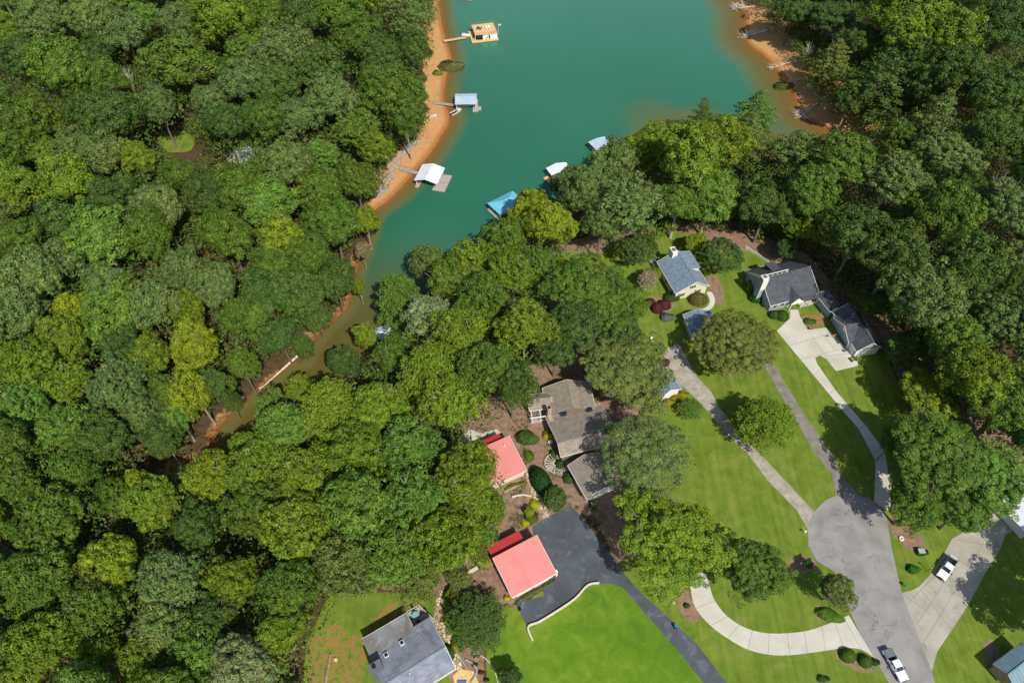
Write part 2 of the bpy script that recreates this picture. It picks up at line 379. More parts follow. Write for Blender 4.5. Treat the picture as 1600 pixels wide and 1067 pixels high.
road = [(1308, 773.5), (1290, 781), (1272, 799), (1262, 822), (1263, 852), (1276, 876), (1298, 889), (1316, 902), (1321, 925), (1326, 950), (1342, 987), (1365, 1026), (1389, 1067), (1430, 1140),
        (1500, 1140), (1461, 1067), (1453, 1041), (1433, 990), (1409, 926), (1402, 896), (1394, 859), (1389, 830), (1386, 812), (1378, 792), (1358, 778), (1339, 773.5)]
sheet('road', road, .05, M_ROAD)
dB = [(1176, 548), (1190, 548), (1212, 574), (1250, 637), (1298, 708), (1321, 750), (1343, 776), (1306, 777), (1300, 741), (1273, 708), (1200, 583)]
sheet('driveway', dB, .034, M_ASPH2)
dC = [(1213.5, 517), (1234, 498), (1235, 484), (1247, 484), (1250, 494), (1262, 515), (1291, 512), (1330, 552), (1343, 571), (1306, 579.5), (1291, 561), (1281, 555), (1273.5, 559), (1277, 569),
      (1308, 613), (1352, 664), (1382, 704), (1392, 760), (1392, 800), (1366, 784), (1368, 720), (1342, 670), (1318, 643), (1271, 586)]
sheet('driveway', dC, .030, M_CONC, joints=[((1254, 503), (1302, 576)), ((1232, 540), (1300, 521)), ((1250, 562), (1322, 543)), ((1271, 586), (1281, 577)), ((1295, 615), (1305, 608)), ((1318, 643), (1329, 636)), ((1342, 670), (1352, 663)), ((1290, 556), (1330, 552)), ((1276, 512), (1306, 548))], jw=.07)
dA = [(1029, 549), (1061, 537), (1087, 586), (1112, 613), (1124, 637), (1144, 660), (1170, 692), (1200, 722), (1234, 758), (1273, 800), (1262, 826), (1244, 796), (1200, 751), (1171, 712), (1137, 679), (1114, 652), (1087, 622), (1062, 600), (1046, 575)]
sheet('driveway', dA, .026, M_CONC2, joints=[((1087, 622), (1100, 600)), ((1114, 652), (1124, 637)), ((1137, 679), (1146, 662)), ((1154, 694), (1162, 682)), ((1171, 712), (1182, 703)), ((1186, 732), (1194, 716)), ((1200, 751), (1214, 737)), ((1218, 768), (1229, 752)), ((1234, 785), (1250, 774))], jw=.06)
dE = [(832, 822), (859, 806), (891, 789), (898, 795), (921, 823), (945, 855), (969, 889), (1002, 926), (1043, 963), (1087, 1004), (1137, 1067), (1190, 1140), (1150, 1140), (1100, 1067), (1063, 1021), (1016, 967),
      (989, 936), (972, 917), (955, 912), (935, 911), (918, 916), (898, 935), (867, 956), (824, 979), (806, 944), (850, 930), (838, 880)]
sheet('driveway', dE, .022, M_DARK)
dD_low = [(1076, 895), (1080, 925), (1087, 950), (1110, 977), (1137, 997), (1168, 1014), (1200, 1022), (1234, 1023), (1284, 1017), (1318, 1012), (1345, 1014), (1366, 1027)]
dD_up = [(1326, 961), (1284, 978), (1250, 987), (1200, 989), (1164, 980), (1137, 963), (1118, 940), (1110, 920), (1104, 895)]
lowS = smooth_poly(dD_low, 3, False); upS = smooth_poly(dD_up, 3, False)
jD = [(((1087, 950)), (1117, 938)), ((1110, 977), (1137, 962)), ((1137, 997), (1155, 976)), ((1168, 1014), (1176, 984)), ((1200, 1022), (1202, 989)), ((1234, 1023), (1230, 989)), ((1262, 1020), (1256, 986)), ((1290, 1016), (1284, 978)), ((1318, 1012), (1304, 970)), ((1345, 1014), (1318, 964)), ((1186, 1005), (1345, 1000))]
sheet('driveway', lowS + upS, .038, M_CONC, joints=jD[:-1], jw=.06)
dF = [(1408, 926), (1425, 922), (1436, 916), (1456, 894), (1476, 862), (1487, 842), (1520, 822), (1556, 800), (1610, 820), (1571, 834), (1564, 855), (1537, 899), (1514, 943), (1487, 984), (1464, 1018), (1456, 1048), (1452, 1040), (1433, 990)]
sheet('driveway', dF, .042, M_CONC3, joints=[((1456, 894), (1514, 943)), ((1436, 916), (1487, 984)), ((1476, 862), (1537, 899)), ((1415, 945), (1460, 900)), ((1433, 975), (1500, 870)), ((1487, 842), (1564, 855)), ((1409, 928), (1460, 962)), ((1440, 1008), (1530, 860))], jw=.06)
# walks, patios
sheet('path', [(1104, 457), (1112, 457), (1117, 468), (1114, 480), (1104, 486), (1096, 484), (1106, 478), (1109, 468)], .03, M_CONC, smooth=3)
sheet('path', [(818, 738), (824, 737), (840, 768), (859, 800), (857, 808), (849, 810), (836, 784)], .03, M_STONE)
sheet('path', [(686, 925), (693, 925), (690, 955), (694, 975), (706, 995), (716, 1020), (722, 1045), (712, 1050), (704, 1020), (694, 998), (680, 978), (678, 955)], .03, M_STONE, smooth=3)
sheet('path', [(857, 727), (866, 731), (880, 735), (897, 727), (900, 735), (880, 743), (868, 741), (853, 735)], .03, M_CONC2, smooth=2)
sheet('patio', [(718, 684), (734, 670), (750, 677), (776, 670), (783, 676), (752, 690), (724, 694)], .03, M_CONC)
sheet('path', [(720, 1045), (740, 1048), (748, 1067), (740, 1080), (712, 1080), (708, 1055)], .035, two('pea_gravel', [(.3, (196, 164, 104)), (.7, (220, 190, 130))], 2, fine=(10, .15)))
def tube(bm, pts, rad, seg=6, cap=True):
    rings = []; n = len(pts); up0 = Vector((0, 0, 1))
    for i, p in enumerate(pts):
        p = Vector(p); d = (Vector(pts[min(i + 1, n - 1)]) - Vector(pts[max(i - 1, 0)])).normalized()
        a = d.cross(up0 if abs(d.z) < .95 else Vector((1, 0, 0))).normalized(); b_ = d.cross(a)
        rings.append([bm.verts.new(p + (a * math.cos(k * 6.2832 / seg) + b_ * math.sin(k * 6.2832 / seg)) * rad[i]) for k in range(seg)])
    for r0, r1 in zip(rings, rings[1:]):
        for k in range(seg): bm.faces.new([r0[k], r0[(k + 1) % seg], r1[(k + 1) % seg], r1[k]])
    if cap: bm.faces.new(rings[0][::-1]); bm.faces.new(rings[-1])

# ------------------------------------------------------------------ building kit
class MB:
    """collects boxes, slabs and prisms; build() links them as one mesh object"""
    def __init__(s): s.v = []; s.f = []
    def poly(s, pts, t=None):
        """slab under a polygon (or a bare convex prism when t given)"""
        n = len(pts); b = len(s.v); s.v += [tuple(p) for p in pts]; s.f.append(list(range(b, b + n)))
        if t:
            s.v += [(p[0], p[1], p[2] - t) for p in pts]; s.f.append([b + n + i for i in reversed(range(n))])
            for i in range(n): j = (i + 1) % n; s.f.append([b + j, b + i, b + n + i, b + n + j])
        return s
    def box(s, x0, x1, y0, y1, z0, z1):
        return s.poly([(x0, y0, z1), (x1, y0, z1), (x1, y1, z1), (x0, y1, z1)], z1 - z0)
    def obox(s, c, ax, lx, ly, z0, z1):       # box centred at c, turned by angle ax
        ca, sa = math.cos(ax), math.sin(ax)
        return s.poly([(c[0] + x * ca - y * sa, c[1] + x * sa + y * ca, z1) for x, y in ((-lx / 2, -ly / 2), (lx / 2, -ly / 2), (lx / 2, ly / 2), (-lx / 2, ly / 2))], z1 - z0)
    def bar(s, a, b, w, h):
        a, b = Vector(a), Vector(b); d = (b - a).normalized(); up = Vector((0, 0, 1)) if abs(d.z) < .95 else Vector((0, 1, 0))
        n = d.cross(up).normalized() * w / 2; u = n.cross(d).normalized() * h / 2; B = len(s.v)
        for p in (a, b):
            for q in (n + u, -n + u, -n - u, n - u): s.v.append(tuple(p + q))
        s.f += [[B, B + 1, B + 2, B + 3], [B + 7, B + 6, B + 5, B + 4]] + [[B + i, B + 4 + i, B + 4 + (i + 1) % 4, B + (i + 1) % 4] for i in range(4)]
        return s
    def gable(s, axis, c0, c1, w0, w1, z, h, t, rp=.5):
        """triangle wall between w0..w1 at z rising h, thin along the axis"""
        m = w0 + (w1 - w0) * rp
        if axis == 'x': P = [(c0, w0, z), (c0, w1, z), (c0, m, z + h)]; Q = [(c1, w0, z), (c1, w1, z), (c1, m, z + h)]
        else: P = [(w0, c0, z), (w1, c0, z), (m, c0, z + h)]; Q = [(w0, c1, z), (w1, c1, z), (m, c1, z + h)]
        b = len(s.v); s.v += P + Q
        s.f += [[b, b + 1, b + 2], [b + 5, b + 4, b + 3]] + [[b + i, b + 3 + i, b + 3 + (i + 1) % 3, b + (i + 1) % 3] for i in range(3)]
        return s
    def cyl(s, c, r, z0, z1, n=12, r2=None):
        r2 = r if r2 is None else r2; b = len(s.v)
        for z, rr in ((z0, r), (z1, r2)):
            s.v += [(c[0] + rr * math.cos(i * 6.2832 / n), c[1] + rr * math.sin(i * 6.2832 / n), z) for i in range(n)]
        s.f += [[b + i for i in reversed(range(n))], [b + n + i for i in range(n)]] + [[b + i, b + (i + 1) % n, b + n + (i + 1) % n, b + n + i] for i in range(n)]
        return s
    def build(s, name, m, parent=None, bevel=0, smooth=False):
        me = bpy.data.meshes.new(name); me.from_pydata(s.v, [], s.f); me.update()
        bm = bmesh.new(); bm.from_mesh(me)
        if bevel: bmesh.ops.bevel(bm, geom=bm.edges[:], offset=bevel, segments=2, affect='EDGES', clamp_overlap=True)
        bmesh.ops.recalc_face_normals(bm, faces=bm.faces); bm.to_mesh(me); bm.free()
        if smooth:
            for p in me.polygons: p.use_smooth = True
        return link(name, me, m, parent)

def frame3(O, X, Y, zo, zx, zy):
    """footprint frame from three picture points: origin, +x corner, +y corner (each at its own height)"""
    o, x, y = W(*O, zo), W(*X, zx), W(*Y, zy)
    ex = Vector((x.x - o.x, x.y - o.y, 0)); L = ex.length; ex.normalize(); ey = Vector((-ex.y, ex.x, 0))
    D = (Vector((y.x, y.y, 0)) - Vector((o.x, o.y, 0))).dot(ey)
    return Vector((o.x, o.y, 0)), math.atan2(ex.y, ex.x), L, D, ex, ey
def loc_of(fr, px, z):
    p = W(*px, z); q = Vector((p.x, p.y, 0)) - fr[0]; return q.dot(fr[4]), q.dot(fr[5])

def shingle(name, cs, sc=.8, stains=None):
    m, nt, b = mat(name)
    n1 = noise(nt, sc, 5, .7); n2 = noise(nt, 6, 3, .7, stretch=(1, 2.5, 2.5)); n3 = noise(nt, .9, 3, .6, stretch=(.35, 2.6, 1), dist=1.2)
    c = ramp(nt, n1, [(.3, s2l(cs[0])), (.5, s2l(cs[1])), (.72, s2l(cs[2]))])
    c = mix(nt, 1.0, c, ramp(nt, n2, [(.25, (.8,) * 3), (.75, (1.2,) * 3)]), 'MULTIPLY')
    c = mix(nt, 1.0, c, ramp(nt, n3, [(.35, (.88,) * 3), (.65, (1.12,) * 3)]), 'MULTIPLY')
    tc = N(nt, 'ShaderNodeTexCoord'); br = N(nt, 'ShaderNodeTexBrick'); br.inputs['Scale'].default_value = 1
    br.inputs['Brick Width'].default_value = .9; br.inputs['Row Height'].default_value = .33; br.inputs['Mortar Size'].default_value = .035
    br.inputs['Color1'].default_value = (1, 1, 1, 1); br.inputs['Color2'].default_value = (.86, .86, .86, 1); br.inputs['Mortar'].default_value = (.66, .66, .66, 1)
    nt.links.new(tc.outputs['Object'], br.inputs['Vector']); c = mix(nt, .8, c, br.outputs['Color'], 'MULTIPLY')
    if stains:
        for sc_, th, q, am, st in stains:
            f = math_(nt, 'MULTIPLY', sst(nt, th, th + .14, noise(nt, sc_, 4, .6, stretch=st, dist=.5)), am); c = mix(nt, f, c, s2l(q))
    nt.links.new(c, b.inputs['Base Color']); b.inputs['Roughness'].default_value = .9; b.inputs['Specular IOR Level'].default_value = .2
    return m
M_SHBROWN = shingle('shingle_brown', [(128, 118, 106), (144, 134, 120), (158, 147, 132)])
M_SHBLUE = shingle('shingle_blue_grey', [(98, 116, 134), (122, 138, 154), (146, 160, 172)], 1.6)
M_SHDARK = shingle('shingle_charcoal', [(68, 71, 77), (82, 85, 91), (96, 99, 104)])
M_SHGREY = shingle('shingle_grey', [(112, 118, 128), (130, 136, 146), (146, 152, 160)], .5, [(.22, .56, (92, 84, 80), .6, (1, .35, 1)), (.5, .64, (70, 70, 74), .5, (1, .3, 1))])
M_FLATR = two('roof_felt_stained', [(.3, (112, 104, 100)), (.5, (126, 122, 118)), (.7, (140, 150, 152))], .25, 5, stretch=(1, .35, 1), fine=(5, .08), stains=[(.3, .58, (152, 166, 168), .7)])
M_RED = two('red_metal_roof_sun_sheen', [(.3, (200, 124, 117)), (.7, (208, 133, 126))], .3, 3, rough=.42, fine=(3, .04))  # paler copy of the same red metal, sun sheen put into the colour
M_REDD = two('red_metal_roof_off_sun', [(.3, (186, 60, 58)), (.7, (196, 70, 68))], .4, 3, rough=.42, fine=(3, .05))  # same red metal for slopes turned from the sun, no painted sheen
M_WHITE = plain('white_paint', (226, 222, 212), .6, var=.05)
M_CREAM = plain('cream_siding', (216, 206, 180), .7, var=.06)
M_BRICKW = plain('cream_brick', (206, 198, 174), .85, var=.1, scale=4)
M_SIDEG = plain('grey_siding', (150, 160, 166), .7, var=.06)
M_SIDED = plain('grey_brown_siding', (122, 112, 98), .8, var=.12)
M_STN = plain('chimney_stone', (168, 150, 118), .9, var=.35, scale=3)
M_GLASS, _n, _b = mat('window_glass'); _b.inputs['Base Color'].default_value = s2l((34, 46, 54)); _b.inputs['Roughness'].default_value = .08; _b.inputs['Specular IOR Level'].default_value = .6
M_SHUT = plain('dark_shutter', (48, 54, 50), .6)
M_WMETAL = two('white_metal_roof', [(.3, (206, 212, 216)), (.7, (222, 226, 230))], .5, 3, rough=.4, fine=(3, .04))
M_GMETAL = two('grey_metal_roof', [(.3, (166, 180, 194)), (.7, (186, 198, 210))], .5, 3, rough=.4, fine=(3, .04))
M_BLUEM = two('turquoise_metal_roof', [(.3, (104, 178, 204)), (.7, (120, 190, 212))], .4, 3, rough=.45, fine=(3, .04))
M_TEAL = two('teal_grey_roof', [(.3, (104, 134, 142)), (.7, (124, 150, 156))], .6, 4, rough=.5, fine=(3, .1), stains=[(.7, .6, (160, 176, 180), .6)])
M_DECKW = two('deck_boards_grey', [(.3, (150, 138, 130)), (.7, (176, 166, 156))], .7, 4, fine=(6, .15), stretch=(.3, 3, 1))
M_DECKT = two('deck_boards_tan', [(.3, (204, 164, 112)), (.7, (222, 186, 134))], .6, 4, fine=(6, .1), stretch=(.3, 3, 1))
M_BLACK = plain('black_plastic', (30, 32, 36), .5)
M_GREYM = plain('grey_metal', (120, 124, 130), .4, .4)
M_WOOD = plain('weathered_wood', (150, 128, 100), .9, var=.25)
M_BARK = plain('bark', (120, 106, 90), .95, var=.25)
M_FLOAT = plain('dock_float', (60, 60, 62), .7)

def ridged(mb, corners, n, up=.05, w=.05):
    """standing seams on a roof plane: corners low0, low1, high1, high0"""
    a, b, c, d = [Vector(q) for q in corners]
    for i in range(n + 1):
        t = (i + .5) / (n + 1); p, q = a.lerp(b, t), d.lerp(c, t); p.z += up * .4; q.z += up * .4; mb.bar(p, q, w, up)
def window(parent, x0, x1, z0, z1, y, side, m=None, shut=False, name='window'):
    """side: 'S' y-face looking -y, 'N', 'W' (x-face looking -x; x0..x1 read as y), 'E'"""
    def B(a0, a1, z0_, z1_, off, t):
        mb = MB()
        if side in 'SN': s = -1 if side == 'S' else 1; ys = sorted((y + s * off, y + s * (off + t))); return mb.box(a0, a1, ys[0], ys[1], z0_, z1_)
        s = -1 if side == 'W' else 1; xs = sorted((y + s * off, y + s * (off + t))); return mb.box(xs[0], xs[1], a0, a1, z0_, z1_)
    f = B(x0 - .1, x1 + .1, z0 - .1, z1 + .1, .004, .05).build(name, M_WHITE, parent)
    g = B(x0, x1, z0, z1, .056, .02); mb = g; g.build('pane', m or M_GLASS, f)
    mm = B((x0 + x1) / 2 - .03, (x0 + x1) / 2 + .03, z0, z1, .078, .02); mm.build('frame', M_WHITE, f)
    if shut:
        B(x0 - .5, x0 - .12, z0, z1, .004, .06).build('shutter', M_SHUT, parent); B(x1 + .12, x1 + .5, z0, z1, .004, .06).build('shutter', M_SHUT, parent)
    return f

def gable_house(name, lab, cat, O, X, Y, ze, zr, roofm, wallm, axis='y', rp=.5, ov=.45, group=None, dims=None, ridge_px=None, seams=0, base=-.3, rim=M_WHITE):
    """rectangular block with a gable roof; axis = direction of the ridge in the local frame; returns root, frame, L, D"""
    fr = frame3(O, X, Y, ze, ze, ze); o, az, L, D = fr[:4]
    if dims: L, D = dims[0] or L, dims[1] or D
    rt = empty(name, o, az, lab, cat, group)
    w = MB().box(ov, L - ov, ov, D - ov, base, ze - .12)
    if axis == 'y':
        w.gable('y', ov, D - ov, ov, L - ov, ze - .12, (zr - ze) * (1 - 2 * ov / L), 1, rp)
    else: w.gable('x', ov, L - ov, ov, D - ov, ze - .12, (zr - ze) * (1 - 2 * ov / D), 1, rp)
    w.build('wall', wallm, rt)
    r = MB(); t = .16
    if axis == 'y':
        m_ = L * rp; r.poly([(0, 0, ze), (m_, 0, zr), (m_, D, zr), (0, D, ze)], t); r.poly([(m_ + .002, 0, zr), (L, 0, ze), (L, D, ze), (m_ + .002, D, zr)], t)
        sl = [[(0, 0, ze), (0, D, ze), (m_, D, zr), (m_, 0, zr)], [(L, 0, ze), (L, D, ze), (m_, D, zr), (m_, 0, zr)]]; rid = ((m_, -.02, zr + .03), (m_, D + .02, zr + .03))
    else:
        m_ = D * rp; r.poly([(0, 0, ze), (L, 0, ze), (L, m_, zr), (0, m_, zr)], t); r.poly([(0, m_ + .002, zr), (L, m_ + .002, zr), (L, D, ze), (0, D, ze)], t)
        sl = [[(0, 0, ze), (L, 0, ze), (L, m_, zr), (0, m_, zr)], [(0, D, ze), (L, D, ze), (L, m_, zr), (0, m_, zr)]]; rid = ((-.02, m_, zr + .03), (L + .02, m_, zr + .03))
    if seams:
        for q in sl: ridged(r, q, seams)
    ro = r.build('roof', roofm, rt)
    MB().bar(*rid, .24, .06).build('ridge_cap', roofm, ro)
    g = MB(); 
    if axis == 'y':
        for x in (-.05, L + .05): g.bar((x, 0, ze - .1), (x, D, ze - .1), .1, .14)
        for y in (-.03, D + .03): g.bar((0, y, ze - .07), (m_, y, zr - .07), .06, .2); g.bar((m_, y, zr - .07), (L, y, ze - .07), .06, .2)
    else:
        for y in (-.05, D + .05): g.bar((0, y, ze - .1), (L, y, ze - .1), .1, .14)
        for x in (-.03, L + .03): g.bar((x, 0, ze - .07), (x, m_, zr - .07), .06, .2); g.bar((x, m_, zr - .07), (x, D, ze - .07), .06, .2)
    g.build('fascia', rim, rt)
    print('HOUSE', name, round(L, 1), round(D, 1), round(math.degrees(az)))
    return rt, fr, L, D, ro

# -- lower red-roofed garage -------------------------------------------------
def red_building(name, lab, O, X, Y, ze, zr, annex_px, az_, n, walls):
    fr = frame3(O, X, Y, ze, ze, zr); o, az, L, D = fr[:4]; print('HOUSE', name, round(L, 1), round(D, 1))
    rt = empty(name, o, az, lab, 'house' if name != 'garage' else 'garage')
    zw = lambda y: ze + (zr - ze) * y / D
    w = MB(); i = .5
    w.poly([(i, i, zw(i) - .1), (L - i, i, zw(i) - .1), (L - i, D - .2, zw(D - .2) - .1), (i, D - .2, zw(D - .2) - .1)])
    w.v += [(x, y, -.2) for x, y in ((i, i), (L - i, i), (L - i, D - .2), (i, D - .2))]
    w.f += [[7, 6, 5, 4]] + [[j, (j + 1) % 4, 4 + (j + 1) % 4, 4 + j] for j in range(4)]
    w.build('wall', M_BRICKW, rt)
    r = MB().poly([(0, 0, ze), (L, 0, ze), (L, D, zr), (0, D, zr)], .14); ridged(r, [(0, 0, ze), (L, 0, ze), (L, D, zr), (0, D, zr)], n)
    r.build('roof', M_RED, rt)
    g = MB().box(-.02, L + .02, -.14, -.01, ze - .26, ze - .06); g.bar((-.05, 0, ze - .12), (-.05, D, zr - .12), .07, .22); g.bar((L + .05, 0, ze - .12), (L + .05, D, zr - .12), .07, .22)
    g.build('fascia', M_WHITE, rt)
    ax0, ax1, ad, z0, z1 = annex_px
    a = MB().poly([(ax0, D + .02, z0), (ax1, D + .02, z0), (ax1, D + ad, z1), (ax0, D + ad, z1)], .14); ridged(a, [(ax0, D + ad, z1), (ax1, D + ad, z1), (ax1, D + .04, z0), (ax0, D + .04, z0)], int((ax1 - ax0) / .55))
    a.build('roof', M_REDD, rt)
    MB().box(ax0 + .4, ax1 - .4, D - .18, D + ad - .4, -.2, z1 - .16).build('wall', M_BRICKW, rt)
    return rt, fr, L, D
G, frG, LG, DG = red_building('garage', 'wide red metal-roofed garage with white walls beside the dark asphalt driveway', (800, 933), (869.6, 895), (770.5, 870.6), 3.0, 4.9, (.2, 8.2, 3.4, 3.7, 2.9), 0, 18, None)
for k in range(2):
    x0 = 1.4 + k * (LG - 2.4) / 2
    d_ = MB().box(x0, x0 + 3.6, .40, .47, 0, 2.3).build('garage_door', M_WHITE, G)
    MB().box(x0 + .3, x0 + 3.3, .375, .395, 1.6, 1.95).build('window', M_GLASS, d_)
window(G, LG - 1.2, LG - .7, 1.2, 1.9, .5, 'S')
MB().box(LG - .42, LG + .5, DG - 1.2, DG - .6, 0, 1.9).build('meter_box', M_WHITE, G)
MB().box(LG + .1, LG + .5, .2, .8, 0, 2.6).build('corner_post', M_WHITE, G)
H2, fr2, L2, D2 = red_building('house', 'small red metal-roofed house with white gable wall, north of the red-roofed garage', (770, 758.5), (823, 734.5), (743, 703), 3.0, 4.7, (.3, 7.4, 2.6, 3.6, 2.9), 0, 13, None)
window(H2, L2 - 2.9, L2 - 2.2, 1.3, 2.1, .5, 'S'); window(H2, L2 - 1.9, L2 - 1.2, 1.3, 2.1, .5, 'S')
MB().cyl((L2 * .75, D2 * .8), .12, 3.5, 4.9, 8).build('vent_pipe', M_WHITE, H2); MB().cyl((L2 * .5, D2 * .1), .12, 2.8, 3.5, 8).build('vent_pipe', M_WHITE, H2)
# -- brown-roofed house -------------------------------------------------------
B1, frB, LB, DB, roB = gable_house('house', 'large brown shingle-roofed house with stone chimney and white porch, under the olive tree', 'house', (876, 714), (966, 690), (859.6, 651), 3.0, 5.4, M_SHBROWN, M_SIDED, 'x', rp=.22)
def wing(rt, frp, O, X, Y, ze, zr, roofm, wallm, axis='y', rp=.5, ov=.4, dims=None, south=True):
    """a wing of an existing house, built in the house's own frame"""
    f2 = frame3(O, X, Y, ze, ze, ze); L, D = f2[2], f2[3]
    if dims: L, D = dims[0] or L, dims[1] or D
    q = f2[0] - frp[0]; lx, ly = q.dot(frp[4]), q.dot(frp[5]); a = f2[1] - frp[1]
    T = lambda p: (lx + p[0] * math.cos(a) - p[1] * math.sin(a), ly + p[0] * math.sin(a) + p[1] * math.cos(a), p[2])
    w = MB().box(ov, L - ov, ov, D - ov, -.3, ze - .12)
    if axis == 'y': w.gable('y', ov, D - ov, ov, L - ov, ze - .12, (zr - ze) * (1 - 2 * ov / L), 1, rp); m_ = L * rp
    else: w.gable('x', ov, L - ov, ov, D - ov, ze - .12, (zr - ze) * (1 - 2 * ov / D), 1, rp); m_ = D * rp
    w.v = [T(p) for p in w.v]; w.build('wall', wallm, rt)
    r = MB()
    if axis == 'y': r.poly([(0, 0, ze), (m_, 0, zr), (m_, D, zr), (0, D, ze)], .16); r.poly([(m_ + .002, 0, zr), (L, 0, ze), (L, D, ze), (m_ + .002, D, zr)], .16); e = ((m_, 0, zr + .03), (m_, D, zr + .03))
    else: r.poly([(0, 0, ze), (L, 0, ze), (L, m_, zr), (0, m_, zr)], .16); r.poly([(0, m_ + .002, zr), (L, m_ + .002, zr), (L, D, ze), (0, D, ze)], .16); e = ((0, m_, zr + .03), (L, m_, zr + .03))
    r.bar(*e, .24, .06)
    r.v = [T(p) for p in r.v]; ro = r.build('roof', roofm, rt)
    g = MB()
    if axis == 'y':
        for y in ((-.03, D + .03) if south else (D + .03,)): g.bar((0, y, ze - .07), (m_, y, zr - .07), .06, .2); g.bar((m_, y, zr - .07), (L, y, ze - .07), .06, .2)
        for x in (-.05, L + .05): g.bar((x, 0, ze - .1), (x, D, ze - .1), .1, .14)
    else:
        for x in (-.03, L + .03): g.bar((x, 0, ze - .07), (x, m_, zr - .07), .06, .2); g.bar((x, m_, zr - .07), (x, D, ze - .07), .06, .2)
        for y in (-.05, D + .05): g.bar((0, y, ze - .1), (L, y, ze - .1), .1, .14)
    g.v = [T(p) for p in g.v]; g.build('fascia', M_WHITE, rt)
    return f2, L, D, T
wing(B1, frB, (857, 650), (932, 640), (842, 607), 3.1, 5.6, M_SHBROWN, M_SIDED, 'y', south=False)
fW, LW, DW, TW = wing(B1, frB, (827, 642), (864, 637), (823.5, 617), 3.0, 4.3, M_SHBROWN, M_SIDED, 'x')
wx, wy = loc_of(frB, (857, 634), 6.3)
MB().box(wx - .55, wx + .55, wy - 3.0, wy - .1, -.2, 3.4).box(wx - .5, wx + .5, wy - 1.1, wy, 3.4, 6.3).build('chimney', M_STN, B1)
MB().box(wx - .3, wx + .3, wy - .9, wy - .2, 6.3, 6.5).build('chimney_cap', M_BLACK, B1)
p = MB()                                             # white porch frame south of the small wing
for x in (.4, 2.6, 5.0): p.bar(TW((x, -1.9, 0)), TW((x, -1.9, 2.5)), .2, .2); p.bar(TW((x, -1.9, 2.5)), TW((x, .2, 2.75)), .16, .16)
p.bar(TW((.2, -1.9, 2.6)), TW((5.3, -1.9, 2.6)), .2, .22); p.bar(TW((.4, -1.9, 1.0)), TW((5.0, -1.9, 1.0)), .08, .08)
p.build('porch_frame', M_WHITE, B1)
d_ = MB(); d_.poly([TW(q) for q in ((.1, -2.0, .35), (5.2, -2.0, .35), (5.2, .3, .35), (.1, .3, .35))], .35); d_.build('porch_deck', M_DECKW, B1)
for px, z in (((842, 600.5), 4.8), ((880, 646), 4.6), ((908, 660), 4.2), ((907, 679), 4.9), ((906, 698), 4.4)):
    x, y = loc_of(frB, px, z); MB().cyl((x, y), .09, z - .8, z + .25, 8).build('vent_pipe', M_BLACK, B1)
for px in ((881, 645), (921, 639)):
    x, y = loc_of(frB, px, 4.3); MB().box(x - .7, x + .7, y - .35, y + .35, 3.3, 4.45).build('skylight', M_GLASS, B1)
x, y = loc_of(frB, (961, 676), 2.6)
p = MB()
for dx in (-1.6, .2, 2.2): p.bar((x + dx, y - 2.6, 0), (x + dx, y - 2.6, 2.7), .15, .15); p.bar((x + dx, y - 2.6, 2.7), (x + dx, y + 2.2, 2.7), .12, .12)
for dy in (-2.6, -1, .6, 2.2): p.bar((x - 1.9, y + dy, 2.8), (x + 2.5, y + dy, 2.8), .12, .12)
p.build('pergola_frame', M_WHITE, B1)
B2, frB2, LB2, DB2, _ = gable_house('garage', 'brown-roofed garage with white south gable, half under the grey green willow oak', 'garage', (916.5, 779), (966, 757), (899, 722), 2.9, 4.9, M_SHBROWN, M_WHITE, 'y')
MB().box(2.2, 5.2, .33, .40, 0, 2.2).build('garage_door', M_WHITE, B2)
# -- blue-grey roofed house, its shed and hidden garage -------------------------
B3, fr3, L3, D3, ro3 = gable_house('house', 'cream house with blue-grey shingle roof, side dormer and white chimney near the maroon shrubs', 'house', (1055.6, 459), (1108.5, 447), (1022, 410), 3.3, 6.4, M_SHBLUE, M_CREAM, 'y', rp=.56)
m3 = L3 * .56
w = MB().poly([(m3, D3 * .42, 6.35), (L3 - .5, D3 * .42, 5.5), (L3 - .5, D3 * .97, 5.5), (m3, D3 * .97, 6.35)], .16); w.build('roof', M_SHBLUE, B3)
MB().box(m3 + .3, L3 - .9, D3 * .42 + .3, D3 * .97 - .3, 3.2, 5.38).build('dormer_wall', M_CREAM, B3)
MB().box(m3 - 2.2, m3 - .6, D3 - 1.6, D3 + .9, 0, 7.3).build('chimney', M_WHITE, B3); MB().box(m3 - 1.9, m3 - .9, D3 - .9, D3 + .2, 7.3, 7.55).build('chimney_cap', M_GREYM, B3)
window(B3, 1.9, 2.8, 1.0, 2.2, .45, 'S', shut=True); window(B3, L3 - 3.6, L3 - 2.7, 1.0, 2.2, .45, 'S', shut=True); window(B3, m3 - .9, m3 - .1, 3.6, 4.6, .45, 'S', shut=True)
for k in range(4): window(B3, 2 + k * 4, 3 + k * 4, 1.1, 2.3, .45, 'W')
p = MB(); p.box(-.5, L3 - .5, D3 - .4, D3 + 3.2, -2.0, .4)
for k in range(9): p.bar((-.4 + k * (L3 - .2) / 8, D3 + 3.1, .4), (-.4 + k * (L3 - .2) / 8, D3 + 3.1, 1.4), .1, .1)
p.bar((-.4, D3 + 3.1, 1.4), (L3 - .6, D3 + 3.1, 1.4), .12, .1); p.bar((-.4, D3, 1.4), (-.4, D3 + 3.1, 1.4), .12, .1); p.build('deck', M_DECKW, B3)
SH_, frS, LS, DS, _ = gable_house('shed', 'cream shed with blue-grey roof between the cream house and the dome-crowned tree', 'shed', (1081, 524), (1131, 517), (1067, 493), 3.0, 4.6, M_SHBLUE, M_CREAM, 'y', rp=.5, dims=(8.2, 7.5))
MB().box(2.2, 5.6, .38, .44, 0, 2.3).build('garage_door', M_WHITE, SH_)
